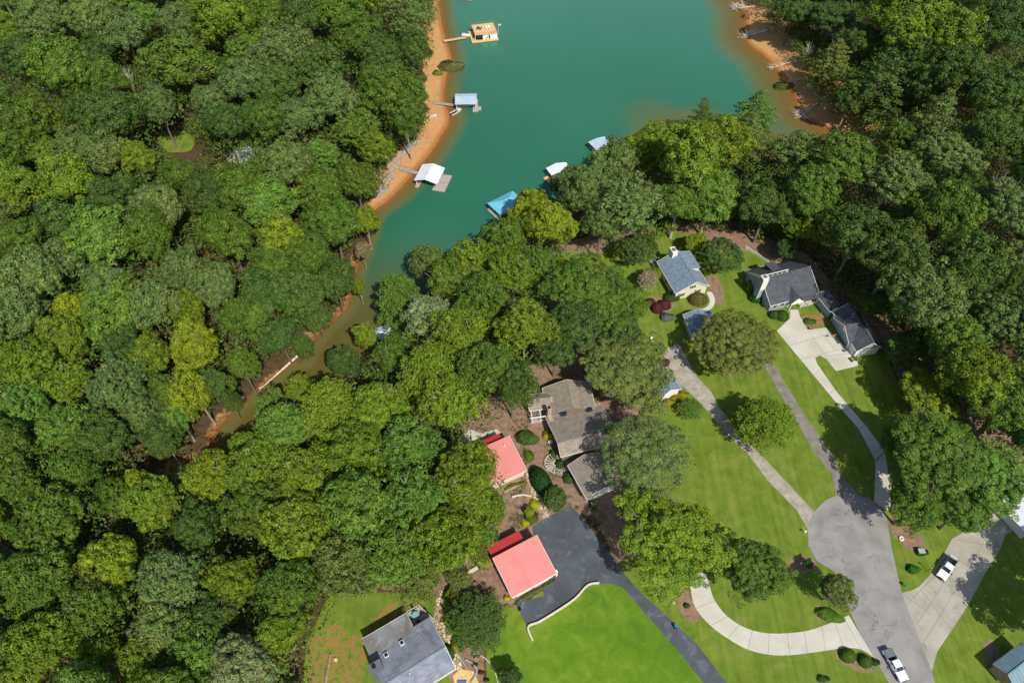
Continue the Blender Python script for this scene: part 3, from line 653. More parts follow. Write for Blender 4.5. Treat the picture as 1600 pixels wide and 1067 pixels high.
GH, frH, LH, DH, _ = gable_house('garage', 'garage with blue-grey roof mostly hidden beneath the olive tree, white wall facing the driveway', 'garage', (1036, 619), (1065.5, 607.5), (1017, 583), 2.9, 4.6, M_SHBLUE, M_WHITE, 'y', rp=.35)
# -- charcoal-roofed house ------------------------------------------------------
fr5 = frame3((1204, 478), (1280, 458), (1171, 424), 3.0, 3.0, 3.0); o5, a5, L5, D5 = fr5[:4]; print('HOUSE charcoal', L5, D5)
B5 = empty('house', o5, a5, 'sprawling grey house with charcoal roof, tall side chimney and white clerestory', 'house')
ry = D5 * .52; zr5 = 7.0; i = .4
w = MB().box(i, L5 - i, i, D5 - i, -.4, 2.9); w.gable('x', i, L5 - i, i, D5 - i, 2.9, (zr5 - 3.2), 1, .52); w.build('wall', M_SIDEG, B5)
r = MB(); xc = L5 * .56
r.poly([(0, 0, 3), (L5, 0, 3), (L5, ry, zr5), (0, ry, zr5)], .16)
r.poly([(xc, ry + .002, zr5), (L5, ry + .002, zr5), (L5, D5, 3), (xc, D5, 3)], .16)
r.poly([(0, ry - .25, zr5 + 1.0), (xc, ry - .25, zr5 + 1.0), (xc, D5, 3.3), (0, D5, 3.3)], .16); r.build('roof', M_SHDARK, B5)
cl = MB().box(.3, xc - .3, ry, ry + .3, zr5 - .5, zr5 + .82).poly([(.25, ry + .3, zr5 + .8), (.25, D5 - .5, 3.4), (.25, D5 - .5, 3.0), (.25, ry + .3, zr5 - .4)]).build('clerestory', M_WHITE, B5)
for k in range(5):
    x0 = .8 + k * (xc - 1.5) / 5; MB().box(x0, x0 + 1.15, ry - .04, ry - .004, zr5 + .12, zr5 + .62).build('window', M_GLASS, cl)
dx, dy = xc * .72, ry + 3.4
MB().poly([(dx - 1.6, dy - 1.8, 6.6), (dx + 1.4, dy - 1.8, 6.6), (dx + 1.4, dy + 2.4, 5.9), (dx - 1.6, dy + 2.4, 5.9)], .14).box(dx - 1.4, dx + 1.2, dy - 1.2, dy + 2.1, 3.6, 5.76).build('dormer', M_SHDARK, B5)
cx_, cy_ = -.2, D5 * .40
MB().box(-1.5, .2, cy_ - .9, cy_ + .9, -.4, 5.0).box(-1.35, .2, cy_ - .7, cy_ + .7, 5.0, 9.3).build('chimney', M_SIDEG, B5)
MB().box(-1.53, -1.4, cy_ - .98, cy_ - .8, -.4, 5.0).box(-1.5, .25, cy_ - .95, cy_ - .72, 5.0, 9.1).box(-1.55, .35, cy_ - .85, cy_ + .85, 9.3, 9.5).build('chimney_trim', M_WHITE, B5)
MB().box(-1.1, -.1, cy_ - .45, cy_ + .45, 9.5, 9.75).build('chimney_cap', M_GREYM, B5)
g = MB().bar((-.05, 0, 2.95), (-.05, ry, zr5 - .05), .08, .22).bar((-.05, ry, zr5 + .9), (-.05, D5, 3.2), .08, .22).bar((0, -.05, 2.9), (L5, -.05, 2.9), .1, .16).bar((L5 + .05, 0, 2.95), (L5 + .05, ry, zr5 - .05), .08, .22)
g.build('fascia', M_WHITE, B5)
# porch gable on the south slope
gx = L5 * .50
r = MB(); r.poly([(gx - 2.0, -1.2, 3.1), (gx, -1.2, 5.0), (gx, 3.6, 5.0), (gx - 2.0, .1, 3.1)], .14); r.poly([(gx + .003, -1.2, 5.0), (gx + 2.0, -1.2, 3.1), (gx + 2.0, .1, 3.1), (gx + .003, 3.6, 5.0)], .14); r.build('porch_roof', M_SHDARK, B5)
MB().gable('y', -1.1, -1.0, gx - 1.7, gx + 1.7, 3.0, 1.6, 1).build('gable_board', M_WHITE, B5)
p = MB()
for x in (gx - 1.8, gx + 1.8, gx + 4.4, gx + 7.0, L5 - .5): p.box(x - .1, x + .1, -1.35, -1.15, 0, 2.9)
p.box(gx - 2.0, L5, -1.38, -1.12, 2.7, 2.95); p.bar((gx + 1.8, -1.25, .9), (L5 - .3, -1.25, .9), .07, .07); p.build('porch_post', M_WHITE, B5)
MB().box(gx + 2.2, L5 - .2, -1.1, .38, -.1, .3).build('porch_floor', M_CONC, B5)
MB().poly([(gx + 2.1, -1.5, 2.98), (L5, -1.5, 2.98), (L5, .1, 3.06), (gx + 2.1, .1, 3.06)], .1).build('porch_roof', M_SHDARK, B5)
window(B5, 1.6, 2.6, 1.0, 2.2, .4, 'S'); window(B5, 4.0, 5.0, 1.0, 2.2, .4, 'S')
for k in range(3): window(B5, gx + 2.6 + k * 1.7, gx + 3.6 + k * 1.7, .9, 2.2, .4, 'S')
d_ = MB().box(gx - .5, gx + .5, .3, .38, 0, 2.1).build('door', M_SHUT, B5); MB().box(gx + .3, gx + .4, .26, .29, .9, 1.1).build('handle', M_WHITE, d_)
window(B5, D5 - 3.2, D5 - 2.0, 1.0, 2.4, .4, 'W')
MB().box(L5 * .1, L5 * .5, D5 - .3, D5 + 2.6, -1.6, .5).build('deck', M_DECKW, B5)
# breezeway and garage block of the same house
f6, L6, D6, T6 = wing(B5, fr5, (1297.5, 487.5), (1309.5, 484), (1280, 459), 3.0, 3.9, M_SHDARK, M_SIDEG, 'y', dims=(3.8, None))
f7, L7, D7, T7 = wing(B5, fr5, (1338.5, 549), (1378, 543), (1299, 487.5), 3.1, 5.9, M_SHDARK, M_SIDEG, 'y')
print('GAR', L6, D6, L7, D7)
def tbox(T, *a): m = MB().box(*a); m.v = [T(p) for p in m.v]; return m
for k, (y0, y1) in enumerate(((.9, 3.1), (4.2, 7.0), (7.6, 10.4))):
    y1 = min(y1, D7 - .6); d_ = tbox(T7, .33, .40, y0, y1, 0, 2.3).build('garage_door', M_WHITE if k == 0 else M_SIDEG, B5)
g = MB(); g.poly([(-.7, D7 * .22, 3.0), (L7 * .5, D7 * .5, 5.6), (L7 * .5, D7 * .5, 5.6), (-.7, D7 * .5, 5.3)][:2] + [(-.7, D7 * .5, 5.3)], .14)
g = MB().poly([(-.7, D7 * .2, 3.1), (L7 * .25, D7 * .2, 3.6), (L7 * .5, D7 * .52, 5.85), (-.7, D7 * .52, 5.5)], .14).poly([(-.7, D7 * .52 + .003, 5.5), (L7 * .5, D7 * .52 + .003, 5.85), (L7 * .25, D7 * .86, 3.6), (-.7, D7 * .86, 3.1)], .14)
g.v = [T7(q) for q in g.v]; g.build('porch_roof', M_SHDARK, B5)
g = MB().gable('x', -.35, .3, D7 * .24, D7 * .82, 2.95, 2.1, 1, .52); g.v = [T7(q) for q in g.v]; g.build('gable_wall', M_SIDEG, B5)
tbox(T7, -.42, -.36, D7 * .5 - .5, D7 * .5 + .5, 3.5, 4.3).build('window', M_WHITE, B5)
g = MB().bar((-.78, D7 * .2, 3.0), (-.78, D7 * .52, 5.42), .08, .2).bar((-.78, D7 * .52, 5.42), (-.78, D7 * .86, 3.0), .08, .2); g.v = [T7(q) for q in g.v]; g.build('fascia', M_WHITE, B5)
tbox(T7, .1, .38, 3.3, 3.9, 0, 2.9).build('corner_post', M_WHITE, B5)
# south wall of the garage block is white
tbox(T7, .38, L7 - .38, .33, .395, -.2, 2.95).build('wall', M_WHITE, B5)
# -- grey-roofed house at the lower edge -------------------------------------------
fr8 = frame3((636, 1092), (712, 1044), (558, 1003), 3.2, 3.2, 3.2); o8, a8, L8, D8 = fr8[:4]; print('HOUSE grey', L8, D8)
L8 = L8; B8 = empty('house', o8, a8, 'grey shingle-roofed house with two skylights, dark-stained lower roof and rear deck', 'house')
rx, ryy = 0, D8 * .27; zz = 6.0; yb = D8 * .70
nx_, ny_ = loc_of(fr8, (657, 973), 4.0); ex_, ey_ = loc_of(fr8, (646, 980), 3.4)
MB().box(-3, L8 - .5, .5, ny_ - .5, -.3, 3.1).box(-2.6, ex_ - .4, .5, D8 - .4, -.3, 2.9).poly([(-3, .6, 3.1), (L8 - .5, .6, 3.1), (L8 - .5, ryy, zz - .2), (-3, ryy, zz - .2)]).poly([(L8 - .5, .5, 3.1), (L8 - .5, ryy, zz - .2), (L8 - .5, ny_ - .5, 4.2), (L8 - .5, ny_ - .5, 3.0), (L8 - .5, .5, 3.0)]).build('wall', M_CREAM, B8)
zb_ = 4.35
r = MB().poly([(-3, 0, 3.2), (L8, 0, 3.2), (L8, ryy, zz), (-3, ryy, zz)], .16).poly([(-3, ryy + .002, zz), (L8, ryy + .002, zz), (L8, ny_, zb_), (ex_, ny_, zb_), (ex_, yb, zb_ - .02), (-3, yb, zb_ - .02)], .16).bar((-3, ryy, zz + .03), (L8, ryy, zz + .03), .2, .06)
r.build('roof', M_SHGREY, B8)
MB().poly([(-3, yb + .002, zb_ - .03), (ex_, yb + .002, zb_ - .03), (ex_, D8, 3.4), (-3, D8, 3.4)], .14).build('lower_roof', M_FLATR, B8)
MB().bar((L8 + .04, 0, 3.1), (L8 + .04, ryy, zz - .1), .08, .2).bar((L8 + .04, ryy, zz - .1), (L8 + .04, ny_, zb_ - .1), .08, .2).bar((ex_ + .04, yb - 3, zb_), (ex_ + .04, D8, 3.3), .08, .2).bar((-3, D8 + .05, 3.3), (ex_, D8 + .05, 3.3), .1, .14).bar((-3, -.05, 3.1), (L8, -.05, 3.1), .1, .14).build('gutter', M_WHITE, B8)
for px in ((628, 1004), (603.5, 1023)):
    x, y = loc_of(fr8, px, 4.7); s_ = MB().box(x - .45, x + .45, y - .45, y + .45, 4.0, 5.0).build('skylight', M_WHITE, B8)
    MB().box(x - .36, x + .36, y - .36, y + .36, 5.0, 5.03).build('pane', M_GLASS, s_)
x, y = loc_of(fr8, (586, 1041), 7.0); ch = MB().box(x - 1.3, x + 1.3, y - .9, y + .9, -.2, 7.0).build('chimney', M_GREYM, B8)
MB().cyl((x - .2, y + .1), .4, 7.0, 7.4, 14).build('chimney_pot', M_BLACK, ch)
x, y = loc_of(fr8, (640, 1052), 5.7); MB().cyl((x, y), .1, 5.0, 6.0, 8).build('vent_pipe', M_WHITE, B8)
for k in range(4): window(B8, L8 - 2.6 - k * 2.6, L8 - 1.6 - k * 2.6, .8, 2.3, .5, 'S')
# deck with railing on the upper right
q = [loc_of(fr8, pt, 1.0) for pt in ((634, 959), (655, 947), (680, 971), (650, 984))]
MB().poly([(a, b_, 1.0) for a, b_ in q][::-1], .25).build('deck', M_DECKW, B8)
rl = MB()
for (a, b_), (c, d2) in ((q[0], q[1]), (q[1], q[2])):
    rl.bar((a, b_, 1.95), (c, d2, 1.95), .09, .08)
    for t in range(7): u = t / 6; rl.bar((a + (c - a) * u, b_ + (d2 - b_) * u, 1.0), (a + (c - a) * u, b_ + (d2 - b_) * u, 1.95), .06, .06)
rl.build('railing', M_WHITE, B8)
# -- houses cut by the right edge, and the one in the western forest --------------------
B9, fr9, L9, D9, _ = gable_house('house', 'pale white-roofed house cut by the frame edge above the old concrete drive', 'house', (1607, 836), (1672, 803), (1559, 748), 3.2, 5.2, M_WMETAL, M_WHITE, 'y', rp=.42, dims=(12, 15))
MB().box(1.5, 6.5, .35, .42, 0, 2.3).build('garage_door', M_GLASS, B9)
B10, fr10, _, _, _ = gable_house('house', 'weathered teal-grey metal-roofed building at the lower frame corner', 'house', (1586, 1076), (1632, 1040), (1556, 1034), 3.0, 4.4, M_TEAL, M_WOOD, 'x', seams=9, dims=(8.5, None), rim=M_GREYM)
zt = hz(*W(358, 246, 5)[:2])
def far_house():
    p = W(352, 246, zt + 4); rt = empty('house', (p.x, p.y, hz(p.x, p.y)), R(-12), 'small pale-roofed house glimpsed among the trees of the western forest', 'house')
    MB().box(.3, 6.7, .3, 6.7, -.5, 3).gable('y', .3, 6.7, .3, 6.7, 3, 2.2, 1).build('wall', M_CREAM, rt)
    MB().poly([(0, 0, 3), (3.5, 0, 5.5), (3.5, 7, 5.5), (0, 7, 3)], .15).poly([(3.502, 0, 5.5), (7, 0, 3), (7, 7, 3), (3.502, 7, 5.5)], .15).build('roof', M_GMETAL, rt)
    window(rt, 1.5, 2.5, 1, 2.2, .3, 'S'); window(rt, 4.4, 5.4, 1, 2.2, .3, 'S')
far_house()

# ------------------------------------------------------------------ docks
def dock_frame(O, X, Y, z):
    o, x, y = W(*O, LAKE + z), W(*X, LAKE + z), W(*Y, LAKE + z)
    ex = Vector((x.x - o.x, x.y - o.y, 0)); L = ex.length; ex.normalize(); ey = Vector((-ex.y, ex.x, 0)); D = (y - o).dot(ey)
    return Vector((o.x, o.y, LAKE)), math.atan2(ex.y, ex.x), L, D, ex, ey
def gangway(a, b, w=1.4, lab='', m=None, za=1.1, zb=.55):
    A = W(*a, LAKE + 1); B = W(*b, LAKE + zb); A.z = LAKE + za; d = (B - A); ln = d.length; n = Vector((-d.y, d.x, 0)).normalized() * w / 2
    rt = empty('gangway', A, 0, lab, 'gangway', 'gangways to the docks'); d0 = Vector((0, 0, 0))
    MB().poly([tuple(d0 - n), tuple(d - n), tuple(d + n), tuple(d0 + n)], .15).build('walkway', m or M_DECKW, rt)
    r = MB()
    for s in (-1, 1): r.bar(n * s + Vector((0, 0, .9)), d + n * s + Vector((0, 0, .9)), .05, .05)
    for t in range(6):
        for s in (-1, 1): p = d * (t / 5) + n * s; r.bar(p, p + Vector((0, 0, .9)), .05, .05)
    r.build('railing', M_GREYM, rt)
def covered_dock(name, lab, fr, ze, zr, roofm, axis, deck=(0, 0, 0, 0), seams=10, rp=.5, hip=0, deckm=None, dims=None):
    o, az, L, D = fr[:4]
    if dims: L, D = dims
    rt = empty(name, o, az, lab, 'boat dock'); print('DOCK', round(L, 1), round(D, 1))
    l, r_, f, b_ = deck
    MB().box(.4 - l, 1.7, .4 - f, D - .4 + b_, .2, .6).box(L - 1.7, L - .4 + r_, .4 - f, D - .4 + b_, .2, .6).box(1.7, L - 1.7, D - 1.8, D - .4 + b_, .2, .6).build('deck', deckm or M_DECKW, rt)
    MB().box(.5 - l, 1.6, .5 - f, D - .5 + b_, -.3, .19).box(L - 1.6, L - .5 + r_, .5 - f, D - .5 + b_, -.3, .19).build('float', M_FLOAT, rt)
    for x in (.6, L - .6):
        for k in range(4): y = .6 + k * (D - 1.2) / 3; MB().box(x - .09, x + .09, y - .09, y + .09, .6, ze).build('post', M_WHITE, rt)
    r = MB()
    if axis == 'y':
        m = L * rp; P = [[(0, 0, ze), (0, D, ze), (m, D - hip, zr), (m, hip, zr)], [(L, 0, ze), (L, D, ze), (m, D - hip, zr), (m, hip, zr)]]
        if hip: P2 = [[(0, 0, ze), (L, 0, ze), (m, hip, zr)], [(0, D, ze), (L, D, ze), (m, D - hip, zr)]]
        else: P2 = []
    else:
        m = D * rp; P = [[(0, 0, ze), (L, 0, ze), (L - hip, m, zr), (hip, m, zr)], [(0, D, ze), (L, D, ze), (L - hip, m, zr), (hip, m, zr)]]
        P2 = [[(0, 0, ze), (0, D, ze), (hip, m, zr)], [(L, 0, ze), (L, D, ze), (L - hip, m, zr)]] if hip else []
    for q in P: r.poly(q, .12); (None if hip else ridged(r, q, seams))
    for q in P2: r.poly(q, .12)
    r.build('roof', roofm, rt)
    return rt, L, D
# northern two-storey dock with a tan sun deck
f = dock_frame((742, 55), (777, 51), (733, 40), 3.3); o, az, L, D = f[:4]
rt = empty('boat_dock', o, az, 'two-storey dock with tan sun deck on top, northernmost off the western bank', 'boat dock'); print('DOCKN', L, D)
MB().box(0, L, 0, D, 3.0, 3.3).build('sun_deck', M_DECKT, rt)
MB().box(-1.6, L + .3, -1.2, .2, .25, .65).box(-1.6, .2, .2, D, .25, .65).box(L - .9, L + .3, .2, D, .25, .65).build('deck', M_DECKT, rt)
MB().box(-1.5, L + .2, -1.1, .1, -.3, .24).box(-1.5, .1, .1, D, -.3, .24).build('float', M_FLOAT, rt)
for x in (.15, L * .5, L - .15):
    for y in (.15, D - .15): MB().box(x - .1, x + .1, y - .1, y + .1, .65, 3.0).build('post', M_WHITE, rt)
MB().box(L * .35, L * .62, .0, .08, .7, 2.8).box(L * .68, L - .1, .0, .08, .7, 2.8).build('wall_panel', M_WMETAL, rt)
MB().bar((L * .45, -1.0, .7), (L * .66, -.2, 3.3), .8, .12).build('stair', M_DECKT, rt)
rl = MB()
for a, b_ in (((0, 0), (L, 0)), ((L, 0), (L, D)), ((L, D), (0, D)), ((0, D), (0, 0))):
    rl.bar((a[0], a[1], 4.2), (b_[0], b_[1], 4.2), .05, .05); rl.bar((a[0], a[1], 3.75), (b_[0], b_[1], 3.75), .03, .03)
    for t in range(5): u = t / 5; rl.bar((a[0] + (b_[0] - a[0]) * u, a[1] + (b_[1] - a[1]) * u, 3.3), (a[0] + (b_[0] - a[0]) * u, a[1] + (b_[1] - a[1]) * u, 4.2), .05, .05)
rl.build('railing', M_WOOD, rt)
DN = (o, az, L, D)
def world_on(fr, x, y, z): a = fr[1]; return Vector((fr[0].x + x * math.cos(a) - y * math.sin(a), fr[0].y + x * math.sin(a) + y * math.cos(a), z))
def lounger(x, y, lab):
    p = world_on(DN, x, y, LAKE + 3.3); c = empty('sun_lounger', p, DN[1] + R(85), lab, 'sun lounger', 'white loungers on the sun deck')
    MB().box(-.9, .5, -.3, .3, .3, .38).build('seat', M_WHITE, c); MB().poly([(.5, -.3, .38), (1.0, -.3, .8), (1.0, .3, .8), (.5, .3, .38)], .06).build('backrest', M_WHITE, c)
    for a in (-.8, .4):
        for b_ in (-.25, .25): MB().box(a - .03, a + .03, b_ - .03, b_ + .03, 0, .3).build('leg', M_GREYM, c)
lounger(L * .60, D * .45, 'white sun lounger nearer the dark round table on the tan sun deck'); lounger(L * .72, D * .5, 'white sun lounger farther from the dark round table on the tan sun deck')
def table_set(p, r, lab, top, n=4, chair=M_BLACK):
    t = empty('table', p, 0, lab, 'table'); MB().cyl((0, 0), r, .7, .76, 18).build('tabletop', top, t); MB().cyl((0, 0), .06, 0, .7, 8).build('leg', M_BLACK, t)
    for i in range(n):
        a = i * 6.283 / n + .5; q = p + Vector((math.cos(a) * (r + .5), math.sin(a) * (r + .5), 0))
        c = empty('chair', q, a, ['dark chair on the north-east side', 'dark chair on the north-west side', 'dark chair on the south-west side', 'dark chair on the south-east side'][i % 4] + ' of the ' + lab.split(' on the ')[0] + ' on the ' + lab.split(' on the ')[1], 'chair', 'dark chairs round ' + lab)
        MB().box(-.24, .24, -.24, .24, .4, .46).build('seat', chair, c); MB().box(.2, .25, -.24, .24, .46, .95).build('backrest', chair, c)
        for sx in (-.2, .2):
            for sy in (-.2, .2): MB().box(sx - .02, sx + .02, sy - .02, sy + .02, 0, .4).build('leg', chair, c)
table_set(world_on(DN, L * .27, D * .5, LAKE + 3.3), .5, 'round dark table on the tan sun deck', M_BLACK)
x, y = loc_of(fr8, (650, 962), 1.0); table_set(world_on(fr8, x, y, 1.0), .75, 'teal table on the grey house deck', plain('teal_top', (120, 170, 168), .4))
fp = world_on(DN, L + 1.0, D * .3, LAKE + .3); fl = empty('flag', fp, 0, 'white and red flag on a pole off the end of the tan sun deck dock', 'flag')
MB().cyl((0, 0), .05, 0, 5.5, 8).build('pole', M_WHITE, fl); MB().box(.05, 1.2, -.02, .02, 4.5, 5.3).build('cloth', plain('flag_cloth', (214, 196, 196), .8), fl)
gangway((693, 64.7), (728, 58.5), 1.5, 'tan wooden gangway from the clay bank to the northern sun deck dock', M_DECKT)
# boats
def boat(p, az, ln, wd, lab, hullm, inm, open_=True, name='boat', cabin=None):
    rt = empty(name, p, az, lab, 'boat'); n = 14; bm = bmesh.new(); rings = []
    for i in range(n):
        t = i / (n - 1); x = -ln / 2 + ln * t; wv = wd / 2 * (1 - max(0, (t - .45) / .55) ** 2.2) * (.86 + .14 * min(1, t * 5)); sh = .62 + .22 * t * t
        wv = max(wv, .02); rings.append([bm.verts.new(q) for q in ((x, -wv, sh), (x, -wv * .8, .08 + .12 * t), (x, 0, -.12 + .3 * max(0, t - .7)), (x, wv * .8, .08 + .12 * t), (x, wv, sh), (x, wv * .74, sh), (x, -wv * .74, sh))])
    for a, b_ in zip(rings, rings[1:]):
        for j in (0, 1, 2, 3, 4, 6): k = (j + 1) % 7; bm.faces.new([a[j], b_[j], b_[k], a[k]])
    bm.faces.new(rings[0][:5][::-1]); bm_obj('hull', bm, hullm, rt)
    MB().poly([(-ln * .47, -wd * .36, .38), (ln * .2, -wd * .36, .38), (ln * .36, -wd * .16, .42), (ln * .36, wd * .16, .42), (ln * .2, wd * .36, .38), (-ln * .47, wd * .36, .38)], .08).build('cockpit_floor', inm, rt)
    MB().box(-ln * .28, -ln * .18, -wd * .33, wd * .33, .4, .66).box(ln * .0, ln * .08, -wd * .33, wd * .33, .4, .66).build('seat', inm if cabin is None else hullm, rt)
    MB().poly([(ln * .2, -wd * .3, .74), (ln * .44, -.05, .8), (ln * .44, .05, .8), (ln * .2, wd * .3, .74)], .05).build('bow_deck', hullm, rt)
    MB().box(-ln * .54, -ln * .49, -.18, .18, .1, .95).build('outboard_motor', M_BLACK, rt)
    return rt
M_GELW = plain('white_gelcoat', (228, 228, 226), .25, var=.03, spec=.5); M_VINYL = plain('dark_vinyl', (78, 70, 76), .6)
def at(X, Y, z=LAKE): return W(X, Y, z)
def ang(a, b, z=LAKE): p, q = W(*a, z), W(*b, z); return math.atan2(q.y - p.y, q.x - p.x)
boat(at(713, 176.5), ang((705, 181), (721, 172.5)), 5.2, 2.0, 'small white open boat moored off the middle dock on the western side', M_GELW, M_VINYL)
boat(at(729, 57), ang((722, 57), (737, 59)), 4.6, 2.3, 'white boat tied beside the gangway of the tan sun deck dock', M_GELW, M_WHITE)
boat(world_on(DN, L * .25, D * .3, LAKE + .3), DN[1] + R(170), 6.0, 2.2, 'blue and white boat parked under the tan sun deck', plain('navy_gelcoat', (34, 44, 80), .3, spec=.5), M_WHITE)
boat(W(677, 182.5, LAKE + 1.0), R(12), 2.6, .9, 'little pale canoe beached on the clay beside the trees', M_GELW, M_GREYM, name='canoe')
# pontoon at the top edge
pb = at(728, 0); pt = empty('pontoon_boat', pb, ang((713, 0), (743, 3)), 'pontoon boat with a red-and-white deck, cut by the upper frame edge', 'boat')
for s in (-1, 1):
    bm = bmesh.new(); tube(bm, [(-3.6, s * 1.0, .2), (3.0, s * 1.0, .2), (3.6, s * 1.0, .35)], [.32, .32, .08], 10); bm_obj('float', bm, M_GREYM, pt)
MB().box(-3.5, 3.3, -1.25, 1.25, .52, .62).build('deck', M_WHITE, pt); MB().box(-3.3, 3.0, -1.22, -1.16, .62, 1.2).box(-3.3, 3.0, 1.16, 1.22, .62, 1.2).build('railing', plain('red_panel', (206, 70, 56), .5), pt)
MB().box(-2.6, -1.0, -1.0, -.4, .62, 1.0).box(1.2, 2.8, -1.0, -.4, .62, 1.0).build('seat', M_WHITE, pt); MB().box(-1.6, 1.8, -1.15, 1.15, 2.1, 2.18).build('awning', M_VINYL, pt)
# middle dock
f = dock_frame((710.6, 162.6), (745, 162), (710, 146), 3.2); rt, L, D = covered_dock('boat_dock', 'dock with a flat grey-white ribbed roof, middle of the western docks', f, 2.9, 3.5, M_GMETAL, 'x', (0, .8, 1.8, 0), 12, .62)
MB().box(L + .2, L + 1.6, -.4, 2.2, .2, .5).build('swim_platform', M_DECKW, rt)
boat(world_on(f, L * .5, D * .45, LAKE + .1), f[1], 6.2, 2.2, 'dark-decked boat parked under the ribbed grey roof of the middle dock', M_GELW, M_VINYL)
gangway((678, 161), (711, 164.5), 1.3, 'weathered gangway across the clay to the middle dock')
# southern white-roofed dock
f = dock_frame((646.5, 281), (682.5, 287), (657.7, 255.5), 3.0); rt, L, D = covered_dock('boat_dock', 'white gable-roofed dock with a grey plank apron on its lake side', f, 2.7, 3.9, M_WMETAL, 'y', (0, 3.2, 1.2, -.5), 9)
gangway((624.7, 263.7), (652, 270.5), 1.6, 'grey plank gangway from the stony bank to the white-roofed dock')
MB().box(-.01, .01, 0, .01, 0, .01)
f = dock_frame((782, 336), (822, 316), (765, 315), 3.0); rt, L, D = covered_dock('boat_dock', 'dock with a turquoise hipped metal roof, half behind the trees', f, 2.8, 4.6, M_BLUEM, 'x', (.9, 0, 0, 0), 0, hip=4.2)
f = dock_frame((869, 283), (899, 274), (865, 270), 3.0); covered_dock('boat_dock', 'white-roofed dock glimpsed through branches, between the turquoise and pale grey docks', f, 2.8, 3.8, M_WMETAL, 'y', (0, 0, 0, 0), 8, dims=(8, 8))
MB()
f = dock_frame((852, 281), (862, 276), (849, 274), .6); q = empty('swim_dock', f[0], f[1], 'tan wooden swim dock poking out beside the branch-covered white dock', 'dock'); MB().box(0, 4.5, -3, 1.2, .2, .6).build('deck', M_DECKT, q); MB().box(.2, 4.3, -2.8, 1.0, -.3, .19).build('float', M_FLOAT, q)
f = dock_frame((938, 240), (952, 235), (929, 235), 3.0); covered_dock('boat_dock', 'small pale grey-roofed dock nearest the submerged sandbar', f, 2.8, 3.3, M_GMETAL, 'y', (0, 0, 0, 0), 6, dims=(7, 8))
q = at(601, 528); rt = empty('boat_dock', q, R(25), 'pale roof corner showing among the trees beside the creek mouth', 'boat dock')
MB().poly([(-2.6, -2.2, 2.8), (2.6, -2.2, 2.8), (2.6, 0, 3.5), (-2.6, 0, 3.5)], .1).poly([(-2.6, .002, 3.5), (2.6, .002, 3.5), (2.6, 2.2, 2.8), (-2.6, 2.2, 2.8)], .1).build('roof', M_GMETAL, rt); MB().box(-2.5, 2.5, -2.1, -1.2, .2, .6).box(-2.5, 2.5, 1.2, 2.1, .2, .6).build('deck', M_DECKW, rt)
for sx in (-2.3, 2.3):
    for sy in (-2, 2): MB().box(sx - .08, sx + .08, sy - .08, sy + .08, .5, 2.9).build('post', M_WHITE, rt)

